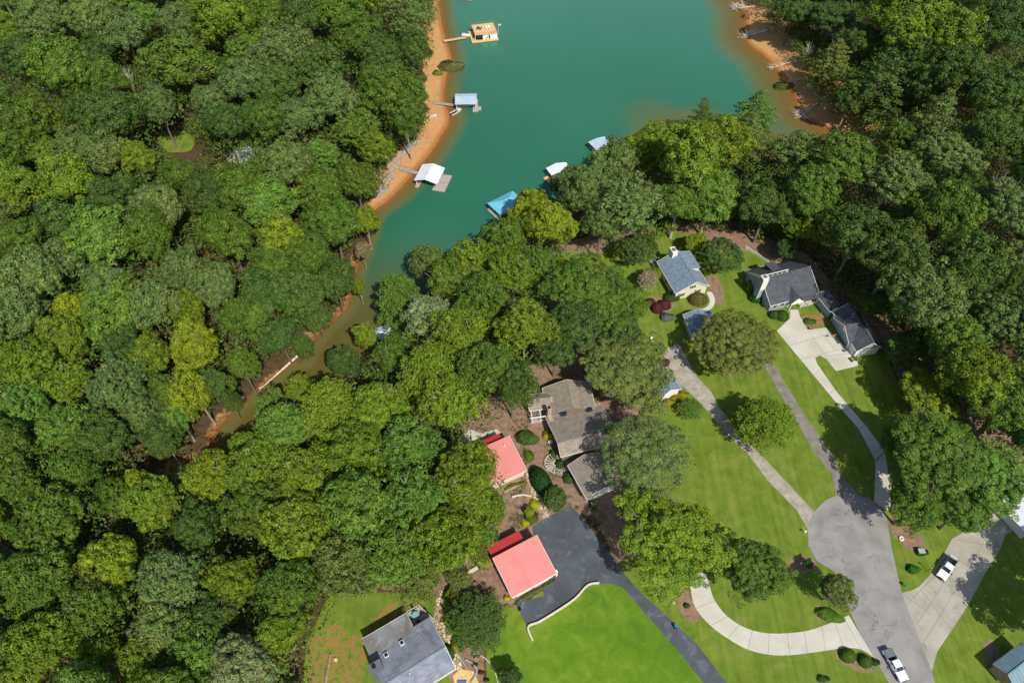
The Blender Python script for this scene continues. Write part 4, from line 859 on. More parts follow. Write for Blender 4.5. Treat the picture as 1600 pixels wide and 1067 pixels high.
# ------------------------------------------------------------------ pickups
M_CARW = plain('white_car_paint', (236, 238, 240), .25, var=.01, spec=.5)
M_TYRE = plain('tyre_rubber', (26, 26, 28), .85); M_TRIM = plain('dark_trim', (34, 36, 42), .5)
def pickup(X, Y, az, lab, tonneau=None, ln=5.9):
    p = W(X, Y, 0); rt = empty('pickup_truck', (p.x, p.y, .05), az, lab, 'pickup truck'); h = ln / 2; wd = .98
    def prof(pts, w0, w1, name, m, par=rt, bev=.05):
        b = MB(); n = len(pts)
        for s in (-1, 1): b.v += [(x, s * (w0 + (w1 - w0) * min(1, max(0, (z - .9) / .95))), z) for x, z in pts]
        b.f = [list(range(n)), list(range(2 * n - 1, n - 1, -1))] + [[i, n + i, n + (i + 1) % n, (i + 1) % n] for i in range(n)]
        return b.build(name, m, par, bevel=bev)
    # lower body with hood; open bed behind the cab
    prof([(-.25, .42), (h - .12, .42), (h, .6), (h, .95), (h - .15, 1.08), (1.05, 1.2), (-.25, 1.2)], wd, wd - .02, 'body', M_CARW)
    prof([(-.18, 1.15), (1.35, 1.15), (.6, 1.83), (-.0, 1.88), (-.75, 1.84), (-.95, 1.15)], wd - .05, wd - .2, 'cab', M_CARW)
    b = MB().box(-h, -.9, -wd, -wd + .14, .45, 1.25).box(-h, -.9, wd - .14, wd, .45, 1.25).box(-h, -h + .12, -wd + .14, wd - .14, .45, 1.2).box(-.98, -.26, -wd + .14, wd - .14, .45, 1.18).box(-h + .1, -.98, -wd + .14, wd - .14, .45, .62)
    b.build('bed', M_CARW, rt, bevel=.02); MB().box(-h + .13, -1.0, -wd + .16, wd - .16, .63, .66).build('bed_liner', M_TRIM, rt)
    MB().box(-h + .05, -1.0, -wd + .02, -wd + .13, 1.25, 1.28).box(-h + .05, -1.0, wd - .13, wd - .02, 1.25, 1.28).build('bed_rail', M_TRIM, rt)
    if tonneau: MB().box(-h + .1, -1.45, -wd + .12, wd - .12, 1.26, 1.31).build('bed_cover', tonneau, rt, bevel=.01)
    y1, y2 = wd - .14, wd - .26
    MB().poly([(1.30, -y1, 1.23), (1.30, y1, 1.23), (.66, y2, 1.80), (.66, -y2, 1.80)], .03).build('windshield', M_GLASS, rt)
    MB().poly([(-.985, -y1, 1.3), (-.985, y1, 1.3), (-.80, y2, 1.78), (-.80, -y2, 1.78)], .03).build('rear_window', M_GLASS, rt)
    for s in (-1, 1):
        a = lambda z: s * ((wd - .05) + ((wd - .2) - (wd - .05)) * (z - .9) / .95 + .012)
        MB().poly([(.2, a(1.28), 1.28), (1.02, a(1.28), 1.28), (.55, a(1.74), 1.74), (.2, a(1.74), 1.74)], .015).build('side_window', M_GLASS, rt)
        MB().poly([(-.75, a(1.28), 1.28), (.12, a(1.28), 1.28), (.12, a(1.74), 1.74), (-.66, a(1.74), 1.74)], .015).build('side_window', M_GLASS, rt)
        MB().box(.92, 1.12, s * 1.16 - .14, s * 1.16 + .14, 1.2, 1.42).build('mirror', M_TRIM, rt)
        MB().box(h - .1, h + .02, s * .72 - .18, s * .72 + .18, .72, .92).build('headlight', plain('lamp_glass', (206, 212, 216), .15, spec=.6), rt)
        MB().box(-h - .02, -h + .08, s * .88 - .08, s * .88 + .08, .8, 1.12).build('tail_light', plain('tail_lamp', (150, 24, 22), .3), rt)
        for x in (1.85, -1.85):
            bm = bmesh.new(); tube(bm, [(x, s * .7, .4), (x, s * .99, .4)], [.4, .4], 20); w_ = bm_obj('wheel', bm, M_TYRE, rt)
            bm = bmesh.new(); tube(bm, [(x, s * .985, .4), (x, s * 1.0, .4)], [.24, .24], 14); bm_obj('rim', bm, M_GREYM, w_)
            MB().poly([(x - .52, s * 1.0 - .03, .5), (x + .52, s * 1.0 - .03, .5), (x + .42, s * 1.0 - .03, .86), (x - .42, s * 1.0 - .03, .86)]).build('wheel_arch', M_TRIM, rt)
    MB().box(h - .02, h + .1, -.9, .9, .42, .66).build('bumper', M_TRIM, rt); MB().box(-h - .1, -h, -.9, .9, .45, .65).build('bumper', M_GREYM, rt)
    MB().box(h - .01, h + .03, -.5, .5, .7, .98).build('grille', M_TRIM, rt)
    return rt
pickup(1477, 889, ang((1491, 868), (1466, 906), 0), 'white pickup with an empty dark open bed parked on the old concrete drive', None, 6.3)
pickup(1396, 1040, ang((1380, 1016), (1409, 1066), 0), 'white pickup with a grey bed cover parked on the road by the clipped domes', plain('grey_tonneau', (104, 108, 112), .7), 6.1)

# ------------------------------------------------------------------ garden walls, lamps and small things
def wallstrip(px, w, h, m, name, lab, cat, z0=0):
    P = [W(a, b_, 0) for a, b_ in smooth_poly(px, 4, False)]; o = P[0]; L_, Rr_ = [], []
    for i, p in enumerate(P):
        d = (P[min(i + 1, len(P) - 1)] - P[max(i - 1, 0)]).normalized(); n = Vector((-d.y, d.x, 0)) * w / 2; L_.append(p + n - o); Rr_.append(p - n - o)
    mb = MB()
    for i in range(len(P) - 1):
        mb.poly([(q.x, q.y, h) for q in (Rr_[i], Rr_[i + 1], L_[i + 1], L_[i])], h + .3)
    ob = mb.build(name, m, None); ob.location = (o.x, o.y, 0); return tag(ob, lab, cat)
wallstrip([(832, 1001), (825, 980), (842, 972), (867, 957), (898, 936), (918, 915), (936, 911)], .32, .6, plain('wall_cap', (206, 196, 174), .85), 'retaining_wall', 'curving cream retaining wall between the dark asphalt and the bright lawn', 'garden wall')
wallstrip([(838, 735), (850, 765), (862, 792)], .2, .9, plain('wood_rail', (110, 76, 54), .9), 'fence', 'low brown fence between the flagstone walk and the long oval hedge', 'fence')
wallstrip([(800, 777), (815, 774), (831, 776)], .3, .5, M_BRICKW, 'garden_wall', 'short pale curved wall above the planting bed between the red roofs', 'garden wall')
wallstrip([(786, 770), (800, 764), (812, 759)], .3, .5, M_STN, 'garden_wall', 'short tan stone wall under the white wall of the upper red-roofed house', 'garden wall')
wallstrip([(1164, 387), (1180, 397), (1204, 414)], .12, .8, M_WHITE, 'fence', 'white and grey rail fence running up to the charcoal-roofed house', 'fence')
wallstrip([(730, 1045), (722, 1032), (714, 1020), (706, 1008)], .25, .3, M_CONC2, 'garden_edging', 'grey curb beside the flagstone path below the cedar', 'edging')
wallstrip([(735, 1067), (745, 1050), (740, 1038), (727, 1030)], .3, .35, M_CONC2, 'garden_edging', 'grey curved curb around the gravel court by the grey-roofed house', 'edging')
wallstrip([(747, 1022), (760, 1030), (772, 1046), (778, 1067)], .15, .25, M_CONC, 'garden_edging', 'thin pale edging between the mulch bed and the lawn', 'edging')
def post_thing(name, X, Y, lab, cat, build):
    p = W(X, Y, 0); rt = empty(name, (p.x, p.y, 0), 0, lab, cat); build(rt); return rt
def mailbox(rt):
    MB().box(-.06, .06, -.06, .06, 0, 1.05).build('post', M_WHITE, rt); MB().box(-.45, .15, -.14, .14, 1.05, 1.3).box(-.4, .1, -.11, .11, 1.3, 1.36).build('box', M_WHITE, rt, bevel=.03)
post_thing('mailbox', 1257, 833, 'white mailbox on a post where the weathered driveway meets the cul-de-sac', 'mailbox', mailbox)
post_thing('mailbox', 1251, 882, 'white mailbox in the mulch bed west of the cul-de-sac', 'mailbox', mailbox)
post_thing('mailbox', 1413, 917, 'dark green mailbox on the grass wedge between the road and the old concrete drive', 'mailbox', lambda rt: (MB().box(-.07, .07, -.07, .07, 0, 1.0).build('post', M_WOOD, rt), MB().box(-.3, .5, -.22, .22, 1.0, 1.4).build('box', plain('green_box', (70, 120, 96), .5), rt, bevel=.05)))
def bin_(rt):
    MB().poly([(-.3, -.3, 1.0), (.3, -.3, 1.0), (.3, .3, 1.0), (-.3, .3, 1.0)], 1.0).build('body', plain('bin_navy', (26, 38, 60), .5), rt, bevel=.04); MB().box(-.33, .33, -.33, .36, 1.0, 1.07).build('lid', plain('bin_blue', (46, 112, 190), .5), rt, bevel=.02)
    for s in (-1, 1): MB().cyl((s * .25, .3), .1, 0, .2, 10).build('wheel', M_TYRE, rt)
post_thing('wheelie_bin', 1055, 980, 'blue-lidded wheelie bin standing on the dark asphalt drive', 'bin', bin_)
def hoop(rt):
    bm = bmesh.new(); tube(bm, [(0, 0, 0), (0, 0, 2.6), (.35, .1, 3.0)], [.09, .08, .06], 8); bm_obj('pole', bm, M_BLACK, rt)
    MB().box(.36, .42, -.75, .75, 2.75, 3.7).build('backboard', plain('backboard', (150, 156, 160), .4), rt); bm = bmesh.new(); tube(bm, [(.7 + .24 * math.cos(a * .524), .24 * math.sin(a * .524), 3.0) for a in range(13)], [.02] * 13, 5); bm_obj('hoop', bm, M_GREYM, rt)
    MB().box(-.4, .3, -.35, .35, 0, .2).build('base', M_BLACK, rt)
h_ = post_thing('basketball_goal', 812, 951, 'dark basketball goal standing at the west corner of the dark asphalt', 'basketball goal', hoop); h_.rotation_euler[2] = R(25)
def lamp(rt):
    MB().cyl((0, 0), .05, 0, 2.2, 8).build('pole', M_BLACK, rt); MB().cyl((0, 0), .16, 2.2, 2.55, 8, .11).build('lamp_shade', M_WHITE, rt); MB().cyl((0, 0), .19, 2.55, 2.62, 8, .03).build('cap', M_BLACK, rt)
post_thing('lamp_post', 1518, 955, 'garden lamp post by the right edge of the old concrete drive', 'lamp post', lamp)
post_thing('lamp_post', 1448, 892, 'thin garden lamp post on the grass wedge beside the open-bed pickup', 'lamp post', lamp)
post_thing('lamp_post', 923, 791, 'white-topped lamp post in mulch south of the brown-roofed garage', 'lamp post', lamp)
post_thing('utility_box', 1437, 863, 'green utility box in the bed under the big tree by the drive', 'utility box', lambda rt: (MB().box(-.7, .7, -.5, .5, 0, 1.0).build('body', plain('util_green', (70, 100, 88), .6), rt, bevel=.05), MB().box(-.74, .74, -.54, .54, 1.0, 1.08).build('lid', plain('util_lid', (150, 172, 160), .5), rt)))
def ring_(rt):
    bm = bmesh.new(); tube(bm, [(.42 * math.cos(a * .3927), .42 * math.sin(a * .3927), .2) for a in range(17)], [.16] * 17, 8, cap=False); bm_obj('tyre', bm, M_WHITE, rt); MB().cyl((0, 0), .3, 0, .16, 14).build('soil', M_WOOD, rt)
post_thing('tyre_planter', 1408, 841.5, 'round white tyre planter on the grass by the cul-de-sac', 'planter', ring_)
def chair_w(rt):
    MB().box(-.35, .35, -.35, .35, .35, .45).build('seat', M_WHITE, rt); MB().poly([(-.35, .3, .45), (.35, .3, .45), (.35, .6, 1.1), (-.35, .6, 1.1)], .08).build('backrest', M_WHITE, rt)
    for s in (-.3, .3):
        for t in (-.3, .3): MB().box(s - .04, s + .04, t - .04, t + .04, 0, .35).build('leg', M_WHITE, rt)
post_thing('garden_chair', 998, 545, 'white garden chair at the edge of the olive tree, nearer the brown bush-free lawn', 'chair', chair_w)['label'] = 'white garden chair beneath the canopy edge west of the weathered driveway'
post_thing('garden_chair', 1018, 533, 'white garden chair on the lawn beside the brown leafy bush', 'chair', chair_w)
def mower(rt):
    MB().box(-.9, .9, -.5, .5, .25, .5).box(.1, .95, -.35, .35, .5, .85).build('body', plain('mower_green', (30, 110, 50), .4), rt, bevel=.06); MB().box(-.55, -.1, -.28, .28, .5, .62).box(-.6, -.5, -.28, .28, .6, .95).build('seat', plain('mower_yellow', (216, 190, 40), .5), rt)
    for x in (-.6, .65):
        for s in (-1, 1):
            bm = bmesh.new(); tube(bm, [(x, s * .45, .25), (x, s * .62, .25)], [.26, .26], 12); bm_obj('wheel', bm, M_TYRE, rt)
m_ = post_thing('riding_mower', 1332, 562, 'green riding mower with a yellow seat at the end of the pale parking apron', 'mower', mower); m_.rotation_euler[2] = R(20)
def flag_(rt):
    bm = bmesh.new(); tube(bm, [(0, 0, 1.6), (-.9, -.5, 2.3)], [.03, .02], 6); tube(bm, [(0, 0, 0), (0, 0, 2.0)], [.04, .04], 6); bm_obj('pole', bm, M_WHITE, rt)
    MB().box(-1.2, -.3, -.5, -.46, 1.5, 2.1).build('cloth', plain('flag_red', (176, 96, 92), .8), rt)
post_thing('flag', 1302, 529, 'small reddish flag by the garage doors of the charcoal-roofed house', 'flag', flag_)
post_thing('planter', 1318, 549, 'dark round planter beside the white garage corner post', 'planter', lambda rt: (MB().cyl((0, 0), .25, 0, .5, 12, .3).build('pot', M_BLACK, rt), MB().cyl((0, 0), .26, .5, .56, 12, .1).build('soil', M_WOOD, rt)))
post_thing('planter', 1265, 514, 'dark round planter at the corner of the courtyard bed', 'planter', lambda rt: (MB().cyl((0, 0), .3, 0, .55, 12, .36).build('pot', M_BLACK, rt), MB().cyl((0, 0), .3, .55, .6, 12, .1).build('soil', M_WOOD, rt)))
# courtyard bed of the charcoal-roofed house
sheet('path', [(1249, 494), (1283, 490), (1294, 505), (1268, 516)], .036, two('bed_soil', [(.3, (118, 104, 56)), (.7, (150, 112, 78))], .6, fine=(5, .2)))
def bench(rt):
    MB().box(-1.6, 1.6, -.3, .3, .4, .46).build('seat', M_CONC, rt); MB().box(-1.5, 1.5, .3, .36, .5, 1.0).build('backrest', M_CONC, rt)
    for x in (-1.3, 1.3): MB().box(x - .06, x + .06, -.28, .28, 0, .4).build('leg', M_GREYM, rt)
b_ = post_thing('bench', 737, 894, 'long pale slatted bench in the mulch near the cedar', 'bench', bench); b_.rotation_euler[2] = R(32)
def lognode(rt): bm = bmesh.new(); tube(bm, [(0, 0, .25), (.1, 5.5, .25)], [.28, .24], 8); bm_obj('trunk', bm, M_WOOD, rt)
post_thing('log', 509, 1068, 'bare log lying upright in the picture on the patchy lawn west of the grey-roofed house', 'log', lognode)['label'] = 'pale cut log lying on the patchy lawn near the lower frame edge'
post_thing('tree_stump', 525, 1031, 'pale fresh-cut stump on the patchy lawn west of the grey-roofed house', 'tree stump', lambda rt: (MB().cyl((0, 0), .5, 0, .35, 14, .42).build('stump', M_BARK, rt), MB().cyl((0, 0), .42, .35, .37, 14).build('cut_face', plain('fresh_wood', (206, 176, 120), .8), rt)))
post_thing('birdbath', 1052, 941, 'small grey boulder in the mulch bed by the loop drive', 'rock', lambda rt: MB().cyl((0, 0), .5, 0, .5, 9, .3).build('stone', M_STN, rt, bevel=.08)).name = 'rock'
def gate(rt):
    bm = bmesh.new()
    for i in range(9):
        a = R(100 + i * 20); tube(bm, [(1.2 * math.cos(a) * .4, 1.2 * math.sin(a) * .4, .8), (2.6 * math.cos(a), 2.6 * math.sin(a), .9)], [.05, .05], 5)
    tube(bm, [(2.6 * math.cos(R(100 + i * 10)), 2.6 * math.sin(R(100 + i * 10)), .9) for i in range(17)], [.06] * 17, 5); tube(bm, [(.5 * math.cos(R(100 + i * 20)), .5 * math.sin(R(100 + i * 20)), .8) for i in range(9)], [.05] * 9, 5)
    bm_obj('frame', bm, M_WHITE, rt)
    for a in (100, 180, 260): MB().cyl((2.6 * math.cos(R(a)), 2.6 * math.sin(R(a))), .06, 0, .9, 6).build('leg', M_WHITE, rt)
post_thing('trellis', 868, 726, 'white fan-shaped trellis lying over the path by the brown-roofed house', 'trellis', gate)
post_thing('patio_table', 860, 692, 'white iron patio table by the yellow shrub at the chimney', 'table', lambda rt: (MB().cyl((0, 0), .55, .68, .74, 16).build('tabletop', M_WHITE, rt), MB().cyl((0, 0), .05, 0, .68, 8).build('leg', M_WHITE, rt)))
post_thing('rowboat', 722, 1066, 'blue kayak-like lounger on the pale gravel court', 'lounger', lambda rt: (MB().box(-.9, .9, -.3, .3, .3, .4).build('seat', plain('blue_cushion', (60, 110, 170), .6), rt), MB().box(-.95, .95, -.35, .35, .22, .3).build('frame', M_WHITE, rt))).name = 'sun_lounger'
post_thing('pot_stone', 744, 1030, 'grey stone urn beside the flagstone path below the cedar', 'urn', lambda rt: (MB().cyl((0, 0), .2, 0, .7, 10, .38).build('body', M_GREYM, rt), MB().cyl((0, 0), .36, .7, .74, 10, .3).build('soil', M_WOOD, rt))).name = 'urn'

# loose stones along the bank and dry grass tufts on the clay
def bank_litter():
    rs = np.random.RandomState(21); line = [W(*a, LAKE) for a in [(652, 226), (636, 238), (622, 252), (612, 272), (600, 292), (592, 312)]]
    bm = bmesh.new()
    for k in range(260):
        t = rs.uniform(0, len(line) - 1.001); i = int(t); p = line[i].lerp(line[i + 1], t - i); x, y = p.x + rs.normal(0, .9), p.y + rs.normal(0, .7)
        m = Matrix.Translation((x, y, hz(x, y) + .1)) @ Matrix.Rotation(rs.uniform(0, 6), 4, 'Z') @ Matrix.Diagonal((rs.uniform(.25, .7), rs.uniform(.2, .5), rs.uniform(.2, .4), 1))
        bmesh.ops.create_icosphere(bm, subdivisions=1, radius=1, matrix=m)
    tag(bm_obj('rubble', bm, plain('grey_rubble', (150, 144, 138), .95, var=.3)), 'grey riprap stones along the foot of the western bank', 'rubble', kind='stuff')
bank_litter()
# ------------------------------------------------------------------ vegetation
def leaf_material(name='foliage', trans=.28):
    m, nt, b = mat(name)
    oi = N(nt, 'ShaderNodeObjectInfo'); at = N(nt, 'ShaderNodeAttribute', attribute_name='v').outputs['Fac']
    at2 = N(nt, 'ShaderNodeAttribute', attribute_name='u').outputs['Fac']
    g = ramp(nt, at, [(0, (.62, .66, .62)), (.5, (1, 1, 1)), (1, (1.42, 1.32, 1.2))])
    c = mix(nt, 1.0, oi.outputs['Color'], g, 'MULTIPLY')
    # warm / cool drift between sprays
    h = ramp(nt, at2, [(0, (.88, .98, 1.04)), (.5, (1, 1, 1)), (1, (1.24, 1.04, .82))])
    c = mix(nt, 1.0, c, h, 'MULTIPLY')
    nt.links.new(c, b.inputs['Base Color']); b.inputs['Roughness'].default_value = .55; b.inputs['Specular IOR Level'].default_value = .25
    tl = N(nt, 'ShaderNodeBsdfTranslucent'); tc = mix(nt, 1.0, c, (1.1, 1.15, .6, 1), 'MULTIPLY'); nt.links.new(tc, tl.inputs[0])
    ms = N(nt, 'ShaderNodeMixShader'); ms.inputs[0].default_value = trans
    nt.links.new(b.outputs[0], ms.inputs[1]); nt.links.new(tl.outputs[0], ms.inputs[2])
    nt.links.new(ms.outputs[0], nt.nodes['Material Output'].inputs[0]); return m
M_LEAF = leaf_material()
M_BARKP = plain('bark_pale', (160, 150, 132), .9, var=.2)
M_DEAD = plain('dead_wood', (206, 196, 180), .95, var=.25)

def unit(v): return v / (np.linalg.norm(v, axis=1, keepdims=True) + 1e-9)
def leaves(P, Nn, s, rs, name, lv, lu, asp=.62, jit=.55):
    n = len(P)
    Nn = unit(Nn + rs.normal(0, jit, (n, 3)))
    T = unit(np.cross(Nn, rs.normal(0, 1, (n, 3)))); B = np.cross(Nn, T)
    ss = (s * rs.uniform(.6, 1.35, n))[:, None]
    V = np.stack([P + T * ss, P + B * ss * asp + Nn * ss * .15, P - T * ss, P - B * ss * asp + Nn * ss * .15], 1).reshape(-1, 3)
    F = np.arange(n * 4).reshape(n, 4)
    me = np_mesh(name, V, F)
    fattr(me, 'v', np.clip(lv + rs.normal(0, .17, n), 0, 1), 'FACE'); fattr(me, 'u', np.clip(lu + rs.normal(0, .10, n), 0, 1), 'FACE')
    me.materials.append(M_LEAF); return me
def crown_mesh(name, seed, Rr, Hh, nl, per, leaf, lr=(.13, .22), lobes=9, lobe_amp=.3, zmin=-.35, flat=1.0, inner=.25, conic=0.0, sharp=6):
    """centre of crown at the origin; Rr horizontal, Hh vertical half-size; nl leaf clumps over an uneven hull"""
    rs = np.random.RandomState(seed)
    K = unit(rs.normal(0, 1, (lobes, 3)) + np.array([0, 0, .4])); ka = rs.uniform(.5, 1, lobes)
    d = []
    while len(d) < nl:
        q = rs.normal(0, 1, 3); q /= np.linalg.norm(q)
        if q[2] > zmin and rs.rand() < .35 + .65 * min(1, (q[2] - zmin)): d.append(q)
    d = np.array(d)
    m = 1 - lobe_amp + lobe_amp * np.max(ka[None] * np.exp(sharp * (d @ K.T - 1)), 1)
    rad = np.where(rs.rand(nl) < inner, rs.uniform(.35, .75, nl), rs.uniform(.76, 1.07, nl)) * m
    C = d * rad[:, None] * np.array([Rr, Rr, Hh])
    if conic: C[:, :2] *= (1 - conic * (C[:, 2:3] / Hh * .5 + .5))
    r = rs.uniform(lr[0], lr[1], nl) * Rr
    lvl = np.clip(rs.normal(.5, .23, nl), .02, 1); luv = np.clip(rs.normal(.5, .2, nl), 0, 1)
    cnt = np.maximum(12, (per * (r / (np.mean(lr) * Rr)) ** 2)).astype(int)
    idx = np.repeat(np.arange(nl), cnt); n = len(idx)
    q = unit(rs.normal(0, 1, (n, 3)) + unit(C)[idx] * .85 + np.array([0, 0, .45]))
    rr = r[idx] * rs.uniform(.86, 1.06, n)
    P = C[idx] + q * rr[:, None] * np.array([1.12, 1.12, flat])
    return leaves(P, q, leaf, rs, name, lvl[idx], luv[idx], jit=.38)
def layered_mesh(name, seed, Rr, Hh, levels, nb, leaf, per=26, droop=.15, bare=.0, profile=lambda t: 1 - .8 * t):
    """branches radiating in whorls, each a flat plume of needles (pine, cedar)"""
    rs = np.random.RandomState(seed); P = []; Q = []; lv = []; lu = []
    for L in range(levels):
        t = L / max(1, levels - 1); z = -Hh + 2 * Hh * t; R0 = Rr * profile(t)
        k = max(4, int(nb * (.5 + .5 * profile(t)))); a0 = rs.uniform(0, 6.28)
        for j in range(k):
            a = a0 + j * 6.283 / k + rs.normal(0, .16); ln = R0 * rs.uniform(.72, 1.1)
            v = np.clip(rs.normal(.5, .15), 0, 1); u = rs.uniform(.2, .8)
            n = max(6, int(per * ln / Rr * 1.6)); s = rs.uniform(.18, 1, n) ** .8
            wd = .20 * ln * (1.05 - s) + .05 * Rr
            off = rs.normal(0, 1, n) * wd * .7
            x = s * ln * math.cos(a) - off * math.sin(a); y = s * ln * math.sin(a) + off * math.cos(a)
            zz = z - droop * s * s * ln + rs.normal(0, .03 * Rr, n) + .12 * ln * s
            P.append(np.stack([x, y, zz], 1)); Q.append(np.tile([0.12 * math.cos(a), .12 * math.sin(a), 1.0], (n, 1)))
            lv.append(np.full(n, v)); lu.append(np.full(n, u))
    return leaves(np.concatenate(P), np.concatenate(Q), leaf, rs, name, np.concatenate(lv), np.concatenate(lu), asp=.45, jit=.5)
def trunk_mesh(name, seed, zb, Rr, Hh, nb, r0, reach=.9, m=None):
    """trunk from z=zb (below) up into a crown centred at 0, limbs fanning to the hull"""
    rs = random.Random(seed); bm = bmesh.new()
    top = Hh * .45; pts = []; rad = []
    for i in range(7):
        t = i / 6; pts.append((rs.uniform(-.25, .25) * t, rs.uniform(-.25, .25) * t, zb + (top - zb) * t)); rad.append(r0 * (1.25 if i == 0 else 1 - .8 * t))
    tube(bm, pts, rad, 7)
    for k in range(nb):
        a = k * 6.283 / nb * 1.9 + rs.uniform(-.3, .3); el = rs.uniform(.15, 1.25); t = rs.uniform(.35, .85)
        s = Vector((0, 0, zb + (top - zb) * t)); e = Vector((math.cos(a) * math.cos(el) * Rr, math.sin(a) * math.cos(el) * Rr, math.sin(el) * Hh)) * reach
        mid = s.lerp(e, .5) + Vector((rs.uniform(-.5, .5), rs.uniform(-.5, .5), .06 * Rr))
        q = [s, s.lerp(mid, .5), mid, mid.lerp(e, .55) + Vector((rs.uniform(-.3, .3), rs.uniform(-.3, .3), .1)), e]
        r1 = r0 * .42
        tube(bm, q, [r1, r1 * .8, r1 * .6, r1 * .4, r1 * .16], 5)
        for _ in range(2):
            st_ = mid.lerp(e, rs.uniform(.1, .6)); e2 = st_ + Vector((rs.uniform(-1, 1), rs.uniform(-1, 1), rs.uniform(.1, .9))).normalized() * Rr * .3
            tube(bm, [st_, st_.lerp(e2, .5), e2], [r1 * .35, r1 * .25, r1 * .1], 4)
    bmesh.ops.recalc_face_normals(bm, faces=bm.faces)
    me = bpy.data.meshes.new(name); bm.to_mesh(me); bm.free(); me.materials.append(m or M_BARK); return me

# prototypes: crown R=7, half height 6, centre at 0; the trunk foot at -13
ZB = -13.0
PROTO = {}
def proto(key, n, fn, tr):
    PROTO[key] = [(fn(i), tr(i)) for i in range(n)]
proto('oak', 5, lambda i: crown_mesh('crown', 10 + i, 7.6, 6.0, 460, 44, .2, (.055, .13), 12, .5, inner=.24), lambda i: trunk_mesh('trunk', i, ZB, 7, 5.6, 9, .36, .86))
proto('poplar', 4, lambda i: crown_mesh('crown', 30 + i, 7.0, 7.4, 420, 46, .21, (.06, .15), 15, .56, inner=.3), lambda i: trunk_mesh('trunk', 20 + i, ZB, 6.4, 7.4, 9, .34, .86, M_BARKP))
proto('airy', 4, lambda i: crown_mesh('crown', 50 + i, 7.5, 5.6, 520, 34, .2, (.05, .12), 16, .52, inner=.4, flat=.55), lambda i: trunk_mesh('trunk', 40 + i, ZB, 7, 5.4, 12, .3, .92, M_BARKP))
proto('round', 2, lambda i: crown_mesh('crown', 70 + i, 7, 6.2, 320, 66, .19, (.07, .12), 7, .12, inner=.05), lambda i: trunk_mesh('trunk', 60 + i, ZB, 7, 6.2, 6, .3, .8))
proto('great', 2, lambda i: crown_mesh('crown', 75 + i, 7.7, 5.6, 900, 54, .13, (.035, .085), 16, .56, inner=.32, sharp=9), lambda i: trunk_mesh('trunk', 65 + i, ZB, 7, 5.6, 10, .28, .9))
proto('dome', 1, lambda i: crown_mesh('crown', 78 + i, 7.1, 6.2, 520, 85, .125, (.045, .085), 9, .14, inner=.05), lambda i: trunk_mesh('trunk', 68 + i, ZB, 7, 6, 8, .26, .85))
proto('willow', 1, lambda i: crown_mesh('crown', 79 + i, 7.2, 6.0, 620, 62, .11, (.045, .10), 12, .24, inner=.25, flat=.7), lambda i: trunk_mesh('trunk', 69 + i, ZB, 7, 6, 14, .24, .93, M_BARKP))
proto('pine', 3, lambda i: layered_mesh('crown', 90 + i, 6.2, 7.5, 11, 9, .3, 60, .05, profile=lambda t: (.75 + .5 * t) if t < .45 else 1.35 * (1.02 - t) ** .8 + .1), lambda i: trunk_mesh('trunk', 80 + i, ZB, 5, 7, 8, .3, .8))
proto('fir', 2, lambda i: layered_mesh('crown', 110 + i, 6.5, 10, 17, 10, .3, 52, .1, profile=lambda t: 1.02 - .95 * t), lambda i: trunk_mesh('trunk', 100 + i, ZB, 4, 9, 4, .3, .5))
proto('plume', 2, lambda i: layered_mesh('crown', 130 + i, 7, 6.0, 14, 15, .27, 70, .12, profile=lambda t: (1 - t * t) ** .5 * .95 + .1), lambda i: trunk_mesh('trunk', 120 + i, ZB, 6, 5, 8, .32, .8))
def bare_mesh(i):
    return trunk_mesh('branches', 140 + i, ZB, 6, 6, 16, .3, 1.0, M_DEAD)

LC = {  # albedo colours (sRGB) of the foliage
 'g': (87, 113, 38), 'y': (110, 132, 34), 'yy': (130, 144, 32), 'l': (98, 130, 50), 'o': (104, 124, 68), 'd': (74, 99, 43), 'p': (128, 142, 98),
 'b': (108, 142, 116), 'k': (66, 88, 42), 'q': (106, 118, 56), 'w': (150, 140, 110)}
CNAME = {'g': 'mid green', 'y': 'bright green', 'yy': 'yellow green', 'l': 'light green', 'o': 'greyish green', 'd': 'dark green', 'p': 'pale grey green', 'b': 'blue green', 'k': 'very dark green', 'q': 'olive green', 'w': 'browning'}
rnd = random.Random(11)
def base_for(X, Y, frac_h):
    """foot of a tree whose crown centre shows at photo pixel X, Y"""
    z = 0.0
    for _ in range(5):
        p = W(X, Y, z + frac_h); z = hz(p.x, p.y)
    p = W(X, Y, z + frac_h); return p.x, p.y, z
NT = [0]; G0 = s2l((95, 124, 40))
CORE = Wl([(1150, 372), (1200, 385), (1262, 405), (1300, 462), (1345, 478), (1392, 530), (1420, 620), (1440, 720), (1400, 800), (1000, 800), (990, 640), (1000, 400), (1040, 372)])
